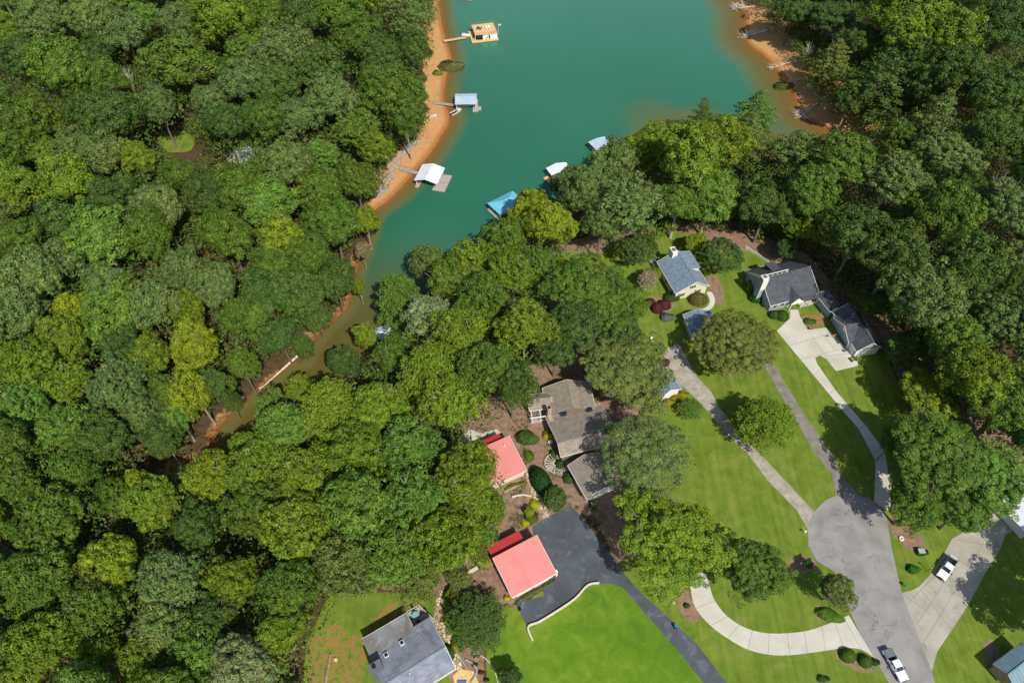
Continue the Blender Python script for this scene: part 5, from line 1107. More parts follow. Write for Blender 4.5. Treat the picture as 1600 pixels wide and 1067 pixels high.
def tree(X, Y, rpx, code, kind='oak', label=None, group=None, hh=None, cat='tree', name=None, squash=1.0, col=None, lean=0):
    # crown centre height from crown radius
    z0 = 0; d = depth_of(W(X, Y, 8)); rw = rpx * d / FPX
    if hh is None: hh = min(21, 7.0 + rw * 1.15) * rnd.uniform(.92, 1.08)
    x, y, z = base_for(X, Y, hh)
    while group != 'yard trees' and hh > 4.5 and inside([x], [y], CORE)[0]:
        hh *= .86; x, y, z = base_for(X, Y, hh)
    d = depth_of((x, y, z + hh)); rw = rpx * d / FPX
    vs = PROTO[kind]; cm, tm = vs[(NT[0] * 7 + int(X)) % len(vs)]; NT[0] += 1
    R0 = {'oak': 7.0, 'poplar': 6.5, 'airy': 7.2, 'round': 7.2, 'pine': 6.6, 'fir': 6.5, 'plume': 7.2, 'great': 6.4, 'dome': 7.3, 'willow': 7.3}[kind]
    sxy = rw / R0; sz = hh / 13.0 * squash if kind != 'round' else hh / 13
    name = name or {'pine': 'pine_tree', 'fir': 'fir_tree'}.get(kind, 'tree')
    rt = empty(name, (x, y, z), rnd.uniform(0, 6.28))
    ax = rnd.uniform(.9, 1.12) if rpx < 60 else 1; rt.scale = (sxy * ax, sxy / ax, hh / 13.0); rt.rotation_euler[0] = rnd.uniform(-.05, .05) + lean
    tag(rt, label, cat, group)
    c = link('crown', cm, None, rt); c.location = (0, 0, 13); 
    k = s2l(col or LC[code]); j = rnd.uniform(.98, 1.2); h = rnd.uniform(-.06, .06)
    k = [k[0] * .8 + .2 * G0[0], k[1] * .8 + .2 * G0[1], k[2] * .8 + .2 * G0[2]] if group != 'yard trees' else k
    c.color = (k[0] * j * (1 + h), k[1] * j, k[2] * j * (1 - h), 1)
    t = link('trunk', tm, None, rt); t.location = (0, 0, 13)
    return rt

# canopy regions on the photo
canopy = {
 'west': [(-90, -110), (690, -110), (684, 0), (682, 35), (672, 60), (678, 78), (668, 111), (668, 160), (670, 200), (650, 222), (629, 233), (616, 246), (602, 283), (592, 310), (588, 335), (587, 367),
   (584, 394), (568, 411), (567, 431), (576, 450), (565, 471), (552, 488), (531, 495), (500, 515), (494, 545), (470, 560), (444, 552), (420, 560), (400, 586), (384, 603), (368, 637), (351, 643), (330, 653), (303, 676), (292, 702), (262, 722), (240, 742), (-90, 760)],
 'south': [(-90, 745), (235, 752), (262, 740), (300, 712), (330, 702), (355, 710), (368, 690), (385, 680), (405, 655), (412, 636), (440, 596), (465, 588), (490, 595), (508, 562), (520, 530), (545, 512), (575, 505), (583, 478), (600, 460),
   (640, 430), (652, 405), (690, 385), (730, 375), (765, 345), (785, 332), (812, 300), (822, 280), (850, 288), (870, 282), (890, 262), (900, 380), (884, 400), (858, 430), (862, 480), (862, 520), (850, 560), (830, 600), (816, 640), (785, 642), (770, 655),
   (725, 680), (738, 705), (765, 715), (785, 750), (795, 775), (768, 830), (765, 858), (735, 870), (700, 908), (650, 930), (600, 925), (550, 938), (520, 928), (495, 1000), (480, 1070), (470, 1160), (-90, 1160)],
 'east': [(890, 262), (880, 285), (905, 262), (930, 246), (952, 225), (960, 195), (990, 182), (1020, 186), (1060, 182), (1085, 160), (1110, 165), (1150, 150), (1205, 152), (1222, 175), (1230, 202), (1300, 207), (1325, 195), (1312, 178), (1276, 148), (1256, 110), (1246, 70),
   (1222, 50), (1195, 38), (1182, 0), (1180, -110), (1710, -110), (1710, 700), (1600, 735), (1480, 650), (1380, 700), (1395, 640), (1378, 600), (1372, 560), (1350, 500), (1300, 470), (1282, 420), (1240, 398), (1215, 368), (1180, 372), (1150, 362), (1110, 352), (1060, 342), (1000, 350), (960, 368), (900, 380)]}
BIG = {  # crowns read off the photo: x, y, radius px, colour, kind
 'west': [(70, 35, 32, 'o', 'oak'), (20, 60, 28, 'y', 'poplar'), (140, 30, 35, 'o', 'oak'), (195, 55, 30, 'o', 'oak'), (290, 105, 45, 'g', 'poplar'), (280, 40, 26, 'o', 'oak'), (350, 30, 38, 'y', 'oak'),
   (240, 122, 17, 'b', 'fir'), (100, 108, 40, 'g', 'oak'), (170, 128, 26, 'g', 'oak'), (155, 80, 26, 'd', 'oak'), (40, 92, 30, 'd', 'oak'), (175, 188, 42, 'd', 'oak'), (128, 172, 28, 'd', 'oak'), (60, 190, 38, 'g', 'oak'),
   (385, 130, 34, 'o', 'oak'), (330, 160, 24, 'o', 'oak'), (350, 198, 26, 'd', 'oak'), (210, 252, 21, 'y', 'poplar'), (284, 278, 23, 'g', 'oak'), (120, 230, 28, 'o', 'oak'), (180, 310, 32, 'd', 'oak'), (100, 290, 34, 'y', 'poplar'),
   (40, 300, 40, 'y', 'poplar'), (250, 330, 35, 'o', 'oak'), (320, 305, 30, 'd', 'oak'), (382, 292, 34, 'g', 'oak'), (430, 25, 32, 'g', 'oak'), (480, 25, 34, 'd', 'oak'), (530, 20, 34, 'g', 'poplar'), (560, 62, 34, 'g', 'oak'), (630, 22, 38, 'o', 'pine'),
   (450, 82, 38, 'o', 'oak'), (500, 108, 36, 'd', 'oak'), (595, 95, 34, 'd', 'oak'), (645, 80, 26, 'd', 'poplar'), (410, 78, 20, 'y', 'poplar'), (430, 135, 32, 'd', 'oak'), (520, 158, 36, 'o', 'oak'), (600, 145, 36, 'g', 'poplar'),
   (648, 150, 24, 'g', 'oak'), (415, 190, 30, 'g', 'oak'), (468, 190, 30, 'o', 'oak'), (560, 205, 34, 'g', 'airy'), (635, 190, 28, 'g', 'poplar'), (590, 235, 26, 'y', 'poplar'), (505, 245, 28, 'l', 'airy'), (450, 262, 34, 'o', 'oak'),
   (420, 322, 34, 'l', 'poplar'), (500, 305, 34, 'g', 'oak'), (558, 285, 32, 'g', 'oak'), (572, 350, 20, 'yy', 'poplar'), (520, 352, 36, 'g', 'oak'), (440, 380, 34, 'yy', 'poplar'), (158, 375, 42, 'l', 'poplar'), (240, 372, 34, 'g', 'poplar'),
   (30, 380, 34, 'g', 'oak'), (62, 430, 40, 'o', 'oak'), (105, 402, 30, 'o', 'oak'), (30, 490, 40, 'o', 'oak'), (124, 490, 28, 'yy', 'poplar'), (182, 490, 40, 'l', 'poplar'), (165, 445, 28, 'o', 'oak'), (240, 480, 38, 'o', 'oak'), (286, 430, 34, 'o', 'oak'),
   (338, 450, 34, 'o', 'oak'), (385, 500, 32, 'g', 'oak'), (300, 545, 32, 'yy', 'poplar'), (232, 562, 30, 'y', 'poplar'), (185, 605, 42, 'o', 'airy'), (304, 612, 34, 'yy', 'poplar'), (278, 652, 26, 'l', 'poplar'), (50, 570, 40, 'y', 'airy'), (105, 600, 34, 'y', 'airy'),
   (30, 640, 38, 'l', 'airy'), (100, 668, 38, 'l', 'airy'), (170, 682, 36, 'd', 'oak'), (222, 652, 30, 'o', 'oak'), (335, 600, 26, 'd', 'oak'), (378, 572, 24, 'g', 'oak'), (363, 630, 15, 'd', 'oak'), (430, 420, 30, 'g', 'oak'), (484, 402, 34, 'g', 'oak'),
   (420, 468, 38, 'd', 'oak'), (470, 460, 34, 'd', 'oak'), (522, 440, 28, 'd', 'oak'), (438, 526, 27, 'd', 'oak'), (496, 500, 21, 'd', 'oak'), (474, 542, 15, 'd', 'oak'), (566, 393, 12, 'w', 'airy'), (562, 452, 9, 'y', 'poplar')],
 'south': [(620, 462, 34, 'l', 'plume'), (672, 412, 28, 'o', 'oak'), (702, 442, 40, 'g', 'airy'), (665, 495, 42, 'p', 'airy'), (574, 528, 19, 'y', 'poplar'), (538, 568, 24, 'd', 'oak'), (612, 555, 34, 'g', 'airy'), (740, 410, 36, 'y', 'airy'), (790, 378, 34, 'g', 'oak'),
   (830, 322, 25, 'yy', 'oak'), (735, 722, 34, 'y', 'airy'), (766, 798, 26, 'y', 'airy'), (750, 834, 27, 'l', 'airy'), (428, 634, 26, 'l', 'airy'), (374, 700, 22, 'y', 'airy'), (472, 614, 26, 'y', 'plume'), (744, 790, 38, 'y', 'airy'), (724, 842, 36, 'y', 'airy'), (748, 862, 17, 'q', 'oak'), (800, 352, 18, 'y', 'oak'), (820, 350, 26, 'yy', 'poplar'), (862, 352, 34, 'yy', 'oak'), (800, 430, 40, 'y', 'airy'), (760, 470, 42, 'g', 'oak'), (820, 510, 44, 'y', 'airy'), (720, 520, 42, 'y', 'airy'), (665, 580, 44, 'y', 'plume'), (760, 570, 44, 'g', 'oak'), (800, 605, 34, 'd', 'oak'),
   (700, 630, 46, 'y', 'airy'), (600, 640, 48, 'y', 'airy'), (520, 640, 46, 'y', 'plume'), (450, 670, 46, 'l', 'airy'), (400, 730, 48, 'y', 'airy'), (332, 750, 44, 'yy', 'airy'), (560, 710, 50, 'y', 'airy'), (640, 700, 50, 'l', 'airy'), (480, 750, 50, 'y', 'airy'),
   (720, 760, 52, 'y', 'airy'), (650, 790, 54, 'l', 'airy'), (560, 800, 54, 'l', 'oak'), (470, 830, 54, 'y', 'airy'), (620, 870, 56, 'l', 'airy'), (700, 850, 52, 'y', 'airy'), (540, 880, 50, 'q', 'airy'), (655, 905, 40, 'q', 'airy'), (395, 800, 44, 'g', 'oak'),
   (240, 790, 40, 'y', 'oak'), (213, 762, 24, 'yy', 'oak'), (180, 880, 42, 'yy', 'oak'), (272, 900, 50, 'o', 'airy'), (80, 820, 56, 'g', 'airy'), (60, 910, 52, 'g', 'oak'), (140, 950, 44, 'g', 'airy'), (250, 975, 44, 'o', 'airy'), (222, 1035, 36, 'y', 'airy'), (365, 905, 36, 'y', 'oak'),
   (385, 1035, 46, 'p', 'oak'), (310, 1020, 44, 'l', 'airy'), (450, 920, 40, 'g', 'oak'), (440, 985, 38, 'y', 'oak'), (310, 830, 34, 'd', 'oak'), (20, 760, 40, 'g', 'airy'), (120, 745, 36, 'g', 'oak')],
 'east': [(888, 280, 18, 'o', 'airy'), (872, 292, 16, 'o', 'airy'), (960, 240, 14, 'o', 'oak'), (1400, 30, 52, 'y', 'poplar'), (1480, 55, 44, 'y', 'poplar'), (1375, 130, 52, 'k', 'pine'), (1300, 95, 30, 'q', 'pine'), (1500, 120, 44, 'd', 'oak'), (1570, 45, 44, 'k', 'oak'), (1450, 130, 38, 'd', 'oak'), (1560, 150, 40, 'd', 'oak'), (1325, 250, 56, 'g', 'airy'),
   (1400, 280, 48, 'o', 'airy'), (1480, 245, 44, 'o', 'airy'), (1545, 215, 42, 'd', 'oak'), (1085, 248, 52, 'y', 'poplar'), (1135, 225, 40, 'y', 'poplar'), (1010, 235, 38, 'y', 'oak'), (1182, 178, 36, 'l', 'pine'), (1165, 215, 34, 'q', 'pine'), (1098, 180, 18, 'g', 'pine'),
   (955, 262, 38, 'o', 'oak'), (985, 318, 46, 'o', 'airy'), (915, 300, 38, 'o', 'oak'), (940, 350, 34, 'o', 'oak'), (1060, 320, 36, 'g', 'poplar'), (1110, 310, 40, 'l', 'poplar'), (1200, 320, 42, 'd', 'oak'), (1265, 300, 42, 'g', 'oak'), (1250, 240, 36, 'o', 'airy'), (1240, 20, 30, 'd', 'oak'), (1300, 30, 34, 'd', 'oak'),
   (1450, 470, 54, 'o', 'oak'), (1510, 420, 54, 'd', 'oak'), (1400, 400, 50, 'd', 'oak'), (1560, 500, 42, 'o', 'airy'), (1520, 595, 50, 'y', 'oak'), (1450, 618, 42, 'y', 'oak'), (1570, 640, 46, 'g', 'oak'), (1420, 545, 40, 'd', 'oak'), (1490, 535, 38, 'l', 'oak'), (1340, 370, 48, 'd', 'oak'), (1560, 320, 48, 'o', 'airy'), (1480, 340, 48, 'g', 'oak')]}
PAL = {'west': [('g', .3), ('o', .22), ('d', .2), ('l', .1), ('y', .14), ('q', .04)], 'south': [('y', .38), ('l', .22), ('g', .22), ('q', .1), ('d', .08)], 'east': [('d', .36), ('g', .28), ('k', .12), ('o', .14), ('y', .1)]}
KND = {'west': ['oak', 'oak', 'oak', 'poplar', 'poplar', 'airy'], 'south': ['airy', 'airy', 'oak', 'poplar'], 'east': ['oak', 'oak', 'airy', 'poplar', 'pine']}
PLACE = {'west': 'in western forest', 'south': 'in creek woods', 'east': 'in eastern woods'}
KW = {'oak': 'round-crowned tree', 'poplar': 'lumpy tall tree', 'airy': 'feathery open tree', 'pine': 'pine tree', 'fir': 'narrow fir', 'plume': 'plumed tree', 'round': 'dense round tree'}
def where(X, Y):
    return f"{max(0, min(100, round(X / 16)))}% across {max(0, min(100, round(Y / 10.67)))}% down"
def forest():
    rs = random.Random(3); placed = []
    for reg in ('west', 'south', 'east'):
        for X, Y, r, c, k in BIG[reg]: placed.append((X, Y, r, c, k, reg))
    clear = [(272, 218, 31), (358, 240, 9), (350, 278, 4), (600, 527, 8), (205, 118, 8)]
    skips = [(972, 585, 60)]
    for rad in (38, 31, 25):
        for reg in ('west', 'south', 'east'):
            P = canopy[reg]
            for _ in range(1500):
                X = rs.uniform(-45, 1645); Y = rs.uniform(-55, 1100); pr = rad * (.8 + .00045 * max(Y, 0)) * rs.uniform(.9, 1.1)
                if not inside([X], [Y], P)[0]: continue
                e = segdist([X], [Y], P)[0]
                if e < pr * .8: continue
                if any(math.hypot(X - a, Y - b) < pr * .9 + q for a, b, q in clear): continue
                if any(math.hypot(X - a, (Y - b)) < (pr + q) * .76 for a, b, q, *_ in placed): continue
                u = rs.random(); c = 'g'
                for cc, pw in PAL[reg]:
                    u -= pw
                    if u < 0: c = cc; break
                if reg == 'east' and Y > 150 and X < 1160 and c in 'dk': c = 'y'
                placed.append((X, Y, pr, c, rs.choice(KND[reg]), reg))
    print('FOREST', len(placed))
    A = [('the forest clearing', 272, 216), ('the blue green fir', 240, 122), ('the house in the western forest', 355, 246), ('the sun deck dock', 755, 50), ('the middle dock', 728, 157), ('the white-roofed dock', 675, 272),
      ('the creek sandbar log', 434, 583), ('the creek head', 275, 738), ('the upper left corner', 0, 0), ('the lower left corner', 0, 1067), ('the left edge midpoint', 0, 533), ('the skylight house', 625, 1010), ('the red garage', 800, 870),
      ('the upper red roof', 780, 710), ('the turquoise dock roof', 793, 315), ('the brown-roofed house', 880, 640), ('the hidden pale dock', 600, 527), ('the cream house', 1065, 425), ('the charcoal-roofed house', 1235, 440), ('the pale parking apron', 1290, 540),
      ('the submerged sandbar', 1025, 178), ('the fallen trunks', 1200, 90), ('the upper right corner', 1600, 0), ('the right edge midpoint', 1600, 500), ('the pale edge house', 1590, 780), ('the two bare dead trees', 566, 211), ('the leaning water bush', 705, 103), ('the upper frame edge midpoint', 400, 0)]
    seen = set()
    for i, (X, Y, r, c, k, reg) in enumerate(placed):
        sz = 'small' if r < 24 else 'smallish' if r < 30 else 'mid-sized' if r < 36 else 'large' if r < 44 else 'huge'
        nb = sorted((math.hypot(X - q[0], Y - q[1]), q[3]) for j, q in enumerate(placed) if j != i)[:2]
        lab = None
        for ext in (0, 1, 2):
            for n_, ax_, ay_ in sorted(A, key=lambda q: math.hypot(q[1] - X, q[2] - Y))[:4]:
                dx, dy = X - ax_, Y - ay_; D = math.hypot(dx, dy); an = math.degrees(math.atan2(-dy, dx)) % 360
                dr = ['right of', 'up and right of', 'above', 'up and left of', 'left of', 'down and left of', 'below', 'down and right of'][int((an + 22.5) // 45) % 8]
                ds = 'just ' if D < 45 else '' if D < 95 else 'well ' if D < 165 else 'far '
                t = f"{sz} {CNAME[c]} {KW[k]} {ds}{dr} {n_}"
                if ext: t += f", by a {CNAME[nb[ext - 1][1]]} one"
                if t not in seen and len(t.split()) <= 16: lab = t; break
            if lab: break
        lab = lab or t; seen.add(lab)
        tree(X, Y, r * (1.3 if reg == 'west' and segdist([X], [Y], canopy[reg])[0] > r * 1.6 else 1.2), c, k, lab, {'west': 'forest trees west of the lake', 'south': 'trees of the creek woods', 'east': 'trees of the eastern woods'}[reg], hh=(10.5 + .12 * r if reg == 'east' and X < 1350 and Y < 205 and X > 1180 else None))
def understory():
    """saplings and low leafage closing the gaps under the canopy: nobody could count it"""
    rs = np.random.RandomState(9); C = []; 
    X, Y = np.meshgrid(np.arange(-300, 300, 3.2), np.arange(10, 345, 3.2)); x = X.ravel() + rs.uniform(-1.5, 1.5, X.size); y = Y.ravel() + rs.uniform(-1.8, 1.8, X.size)
    z = height(x, y); d = sdist(x, y, SHORE); h = rs.uniform(3, 13.5, len(x)) * np.clip(.45 + d / 14, .4, 1)
    px, py = proj(x, y, z + h); px0, py0 = proj(x, y, z)
    ok = np.zeros(len(x), bool)
    for P in canopy.values(): ok |= inside(px, py, P) & (segdist(px, py, P) > 5)
    ok &= (d > 1.5) & (px > -60) & (px < 1660) & (py > -70) & (py < 1130)
    for cx, cy, r in [(272, 220, 32), (358, 240, 10), (350, 278, 4), (600, 527, 9), (203, 125, 10)]: ok &= np.hypot(px - cx, py - cy) > r
    cd_ = sdist(x, y, CORE); ok &= cd_ > 1; h = np.where((px > 1200) & (px < 1360) & (py < 230), np.minimum(h, 5), h); h = np.where(cd_ < 12, np.minimum(h, 2 + cd_ * .35), h)
    x, y, z, h = x[ok], y[ok], z[ok], h[ok]; n = len(x); print('UNDER', n)
    k = 80; idx = np.repeat(np.arange(n), k); q = unit(rs.normal(0, 1, (n * k, 3)) + np.array([0, 0, .6]))
    r = rs.uniform(2.1, 3.7, n)[idx] * rs.uniform(.75, 1.05, n * k)
    P = np.stack([x, y, z + h], 1)[idx] + q * r[:, None] * np.array([1, 1, .8])
    lv = np.clip(rs.normal(.5, .22, n), 0, 1)[idx]; lu = np.clip(rs.normal(.5, .3, n), 0, 1)[idx]
    me = leaves(P, q, .36, rs, 'understory', lv, lu, jit=.4)
    o = link('understory', me); o.color = s2l((88, 114, 42)); tag(o, 'low leafage and saplings filling the gaps beneath the forest canopy', 'undergrowth', kind='stuff')
understory()
forest()

# yard trees, each with its place among the houses
YT = [
 (1148, 538, 69, 'q', 'dome', 'huge dense dome-crowned tree between the two concrete driveways and blue-roofed shed', 9.0, .9),
 (1196, 655, 50, 'y', 'plume', 'bright olive layered tree beside the weathered driveway, below the dome-crowned tree', 8.0, 1),
 (976, 586, 80, 'q', 'great', 'broad olive tree overhanging the north side of the brown-roofed house', 11.5, 1),
 (1008, 714, 82, 'o', 'willow', 'grey green willow oak overhanging the brown-roofed garage', 11.5, 1),
 (1046, 845, 92, 'y', 'great', 'largest yellow green tree, overhanging the dark asphalt driveway', 13, 1),
 (1178, 893, 60, 'g', 'great', 'green tree with yellowing sprays inside the bend of the white loop drive', 10, 1),
 (1302, 921, 33, 'q', 'oak', 'small olive tree at the edge of the cul-de-sac', 6.5, 1),
 (1128, 400, 35, 'd', 'round', 'dark dense round tree behind the blue-grey roofed house', 7.5, 1),
 (1086, 377, 20, 'yy', 'oak', 'small golden green tree beside the blue-grey roofed house', 5, 1),
 (996, 390, 32, 'd', 'round', 'rounded green tree on the lawn west of the blue-grey roof', 6.5, 1),
 (1012, 435, 22, 'w', 'airy', 'thin browning tree close to the west eave of the blue-grey roofed house', 5, 1),
 (1022, 430, 16, 'y', 'oak', 'little light green tree at the west wall of the blue-grey roofed house', 4, 1),
 (918, 452, 70, 'g', 'great', 'tall green tree on the lake side of the lawn', 13, 1),
 (950, 482, 62, 'g', 'great', 'spreading green tree west of the maroon shrubs', 12, 1),
 (905, 505, 50, 'd', 'oak', 'darker green tree behind the brown-roofed house', 12, 1),
 (868, 548, 38, 'd', 'oak', 'dark green tree just above the brown roof, next to the forest', 11, 1),
 (970, 520, 42, 'd', 'poplar', 'dark green tree beside the lawn of the blue-roofed shed', 10, 1),
 (1462, 712, 88, 'g', 'great', 'very large green tree north of the cul-de-sac', 14, 1),
 (1545, 745, 66, 'l', 'great', 'wide green tree overhanging the pale roof at the road end', 12, 1),
 (1428, 790, 48, 'g', 'oak', 'green tree shading the north edge of the cul-de-sac', 10, 1),
 (1500, 800, 46, 'l', 'oak', 'green tree beside the parked pickup with the open bed', 9, 1),
 (1565, 640, 55, 'y', 'oak', 'bright green tree at the east end of the woods', 13, 1),
 (1395, 690, 26, 'g', 'oak', 'green tree shading the pale driveway near the cul-de-sac', 9, 1),
 (743, 968, 48, 'd', 'plume', 'dark feathery cedar between the stone path and the red-roofed garage', 6.0, 1),
 (797, 1056, 19, 'k', 'oak', 'small dark magnolia at the lower edge of the bright lawn', 3.4, 1),
 (866, 779, 21, 'd', 'round', 'dense shrubby tree at the head of the dark asphalt driveway', 3.4, 1),
 (1080, 637, 21, 'l', 'plume', 'small shaggy tree in a mulch ring beside the weathered driveway', 2.6, 1),
 (1228, 386, 21, 'd', 'oak', 'small dark tree behind the charcoal-roofed house', 6, 1),
 (1590, 905, 52, 'k', 'oak', 'dark tree at the edge of the frame shading the right lawn', 9, 1),
 (1692, 985, 68, 'k', 'oak', 'tall dark tree beyond the frame casting shade on the right lawn', 12, 1),
 (1735, 910, 58, 'k', 'oak', 'dark tree beyond the frame behind the pale roof', 13, 1),
 (1050, 350, 14, 'y', 'oak', 'little yellow green tree on the mulch bank behind the lawn', 4, 1),
 (1003, 352, 13, 'd', 'round', 'small round dark tree on the mulch bank behind the lawn', 3.5, 1),
 (720, 905, 24, 'q', 'airy', 'low olive tree beside the stone path bench', 4, 1),
 (828, 800, 10, 'yy', 'oak', 'little yellow shrub-like tree between the red roofs', 1.8, 1),
 (1262, 880, 9, 'd', 'oak', 'small dark bush-like tree in the mulch bed west of the cul-de-sac', 2, 1),
]
SKIPYT = {(1590, 905)}
for X, Y, r, c, k, lab, h, sq in YT:
    if (X, Y) in SKIPYT: continue
    tree(X, Y, r, c, k, lab, 'yard trees', hh=h)

# shrubs --------------------------------------------------------
def shrub_mesh(seed, n=2600, leaf=.10, rough=.06, zmin=-.1):
    rs = np.random.RandomState(seed); q = unit(rs.normal(0, 1, (n, 3))); q[:, 2] = np.abs(q[:, 2]) * 1.0
    K = unit(rs.normal(0, 1, (12, 3))); m = 1 - rough + rough * 2 * np.max(np.exp(6 * (q @ K.T - 1)), 1)
    P = q * (m * rs.uniform(.9, 1.02, n))[:, None]
    return leaves(P, q, leaf, rs, 'foliage', np.full(n, .5), np.full(n, .5), jit=.35)
SH = [shrub_mesh(200, 2600, .09, .03), shrub_mesh(201, 1800, .13, .22), shrub_mesh(202, 1300, .16, .35)]
STEM = bmesh.new(); tube(STEM, [(0, 0, -.05), (0, 0, .4), (.05, 0, .8)], [.07, .05, .03], 5)
for a in range(4): tube(STEM, [(0, 0, .2), (.5 * math.cos(a * 1.57), .5 * math.sin(a * 1.57), .6)], [.04, .015], 4)
_sm = bpy.data.meshes.new('stem'); STEM.to_mesh(_sm); STEM.free(); _sm.materials.append(M_BARK)
def shrub(X, Y, ax, ay, col, lab, k=0, h=None, rot=0, group='garden shrubs', name='shrub'):
    p = W(X, Y, 0); d = depth_of(p); rx = ax * d / FPX; ry = ay * d / FPX; h = h or min(rx, ry) * 1.1
    x, y, z = base_for(X, Y, h * .45)
    rt = empty(name, (x, y, z), R(rot), lab, 'shrub', group); rt.scale = (rx, ry, h)
    c = link('foliage', SH[k], None, rt); c.color = s2l(col); link('stem', _sm, None, rt); return rt
MAR = (96, 44, 48)
shrub(1017, 472, 8, 8, MAR, 'maroon clipped shrub, farthest west of the three maroon domes', 0)
shrub(1027, 480, 10, 10, MAR, 'maroon clipped dome, nearest of the three to the blue-grey shrub', 0)
shrub(1038.5, 475, 10.5, 9.5, MAR, 'maroon clipped dome nearest the blue-grey roofed house', 0)
shrub(1043, 495, 8.5, 8, (108, 128, 118), 'blue-grey spruce-like shrub on a small mulch ring below the maroon domes', 2)
shrub(1091.5, 466, 15, 12, (104, 98, 44), 'bronze green clipped oval shrub in front of the cream gable wall', 0)
shrub(1050, 464, 10, 8, (66, 92, 44), 'loose green shrub at the corner of the cream gable wall', 2)
shrub(846, 750, 15, 27, (44, 78, 36), 'long dark clipped oval hedge beside the flagstone walk', 0, 3.2, rot=26, name='hedge')
shrub(826, 684, 18, 12, (70, 96, 36), 'spreading green bush in the brown mulch east of the upper red roof', 1, 1.6, rot=-15)
shrub(827, 712, 6, 11, (96, 124, 40), 'light green grassy bush along the mulch below the spreading bush', 2, .8, rot=20)
shrub(857, 680, 7, 7, (188, 180, 32), 'bright yellow shrub beside the stone chimney', 2, 1.4)
shrub(864, 711, 5, 10, (72, 106, 34), 'narrow green hedge at the corner of the brown-roofed house', 0, 1.2, rot=10)
shrub(875, 724, 8, 7, (50, 84, 36), 'round dark shrub at the south wall of the brown-roofed house', 0)
shrub(891, 746, 9, 10, (76, 98, 44), 'loose green shrub beside the small garage wall', 2, 1.2)
shrub(928, 788, 6, 8, (64, 94, 40), 'green shrub below the white garage gable', 1, 1.2, rot=30)
shrub(830, 808, 9, 12, (94, 108, 36), 'yellow-edged green shrub between the lower red roof and the walk', 2, 1.2)
shrub(836, 787, 7, 7, (170, 178, 32), 'lime yellow shrub beside the flagstone walk', 2, .8)
shrub(821, 816, 5, 8, (178, 182, 34), 'lime yellow shrub nearest the lower red roof', 2, .8, rot=20)
shrub(806, 758, 14, 4, (112, 128, 36), 'lime strip of low shrubs under the white wall of the upper red-roofed house', 2, .7, rot=20)
shrub(1187, 463, 14, 11, (50, 86, 36), 'dark green shrub at the foot of the grey chimney wall', 1)
shrub(1174, 447, 9, 8, (112, 148, 36), 'bright green shrub at the west wall of the charcoal-roofed house', 1)
shrub(1210, 491, 9, 8, (60, 90, 30), 'clipped green mound nearer the chimney, by the pale parking apron', 0)
shrub(1223, 492, 10, 10, (64, 94, 32), 'clipped green mound nearer the front walk of the charcoal-roofed house', 0)
shrub(1266, 502, 8, 6, (84, 110, 44), 'low green shrub in the courtyard bed', 2, .8)
for i, (X, Y, l) in enumerate([(1046, 628, 'closest to the small white wall'), (1058, 622, 'in the middle of the row'), (1068, 617, 'at the weathered driveway end')]):
    shrub(X, Y, 8, 6, (158, 152, 36), 'yellow green shrub of the row under the hidden garage, ' + l, 2, 1.0)
shrub(1326, 1023, 13, 11, (82, 108, 30), 'larger clipped dome in the oval bed beside the silver-tonneau pickup', 0)
shrub(1353, 1032, 11, 10, (76, 104, 30), 'smaller clipped dome in the oval bed beside the silver-tonneau pickup', 0)
shrub(1369, 1034, 5, 5, (60, 96, 60), 'small loose shrub at the road end of the oval bed', 2)
shrub(1300, 962, 21, 10, (82, 116, 26), 'low spreading green mound under the small olive tree', 1, 1.0, rot=-20)
shrub(1429, 889, 10, 7, (60, 110, 30), 'round green shrub on the grass wedge beside the pickup', 1)
shrub(1441, 862, 8, 6, (70, 88, 44), 'low brownish green shrub next to the green utility box', 2)
shrub(1074, 946, 5, 4, (56, 100, 36), 'tiny green shrub in the mulch bed beside the white loop drive', 1)
shrub(1287, 1060, 8, 5, (66, 96, 46), 'tiny loose shrub on the lawn south of the loop drive', 2, .6)
shrub(705, 103, 17, 12, (104, 112, 62), 'olive bush leaning over the water between the two northern docks', 2, 3.2)
shrub(1226, 134, 13, 8, (84, 104, 44), 'green bush leaning into the water among the fallen trees', 2, 2.6)
shrub(684, 114, 7, 6, (120, 136, 50), 'light green bush on the clay bank by the olive bush', 2, 1.6)
shrub(712, 930, 17, 13, (128, 140, 30), 'yellow green bush beside the dark feathery cedar', 1, 2.2)
shrub(758, 875, 12, 14, (150, 148, 60), 'straw green grasses beside the lower red-roofed building', 2, 1.4)
shrub(792, 934, 4, 4, (196, 196, 30), 'small vivid yellow plant at the lower corner of the garage', 2, .7)
shrub(713, 1010, 8, 10, (150, 150, 50), 'yellow green shrub along the stone path near the grey roof', 2, 1.2)
shrub(704, 1018, 6, 12, (64, 92, 36), 'dark green shrub against the wall of the grey-roofed house', 1, 1.4, rot=25)
shrub(1039, 566, 8, 8, (96, 66, 44), 'brown leafy bush at the top of the weathered driveway', 1, 1.5)
shrub(836, 924, 30, 4, (96, 106, 56), 'thin planting strip along the white front wall of the garage', 2, .5, rot=30)
for i, (X, Y, l) in enumerate([(742, 1038, 'upper'), (752, 1050, 'middle'), (760, 1062, 'lower')]):
    shrub(X, Y, 4, 3, (70, 84, 50), f'{l} small plant in the kidney-shaped mulch bed below the cedar', 2, .5)
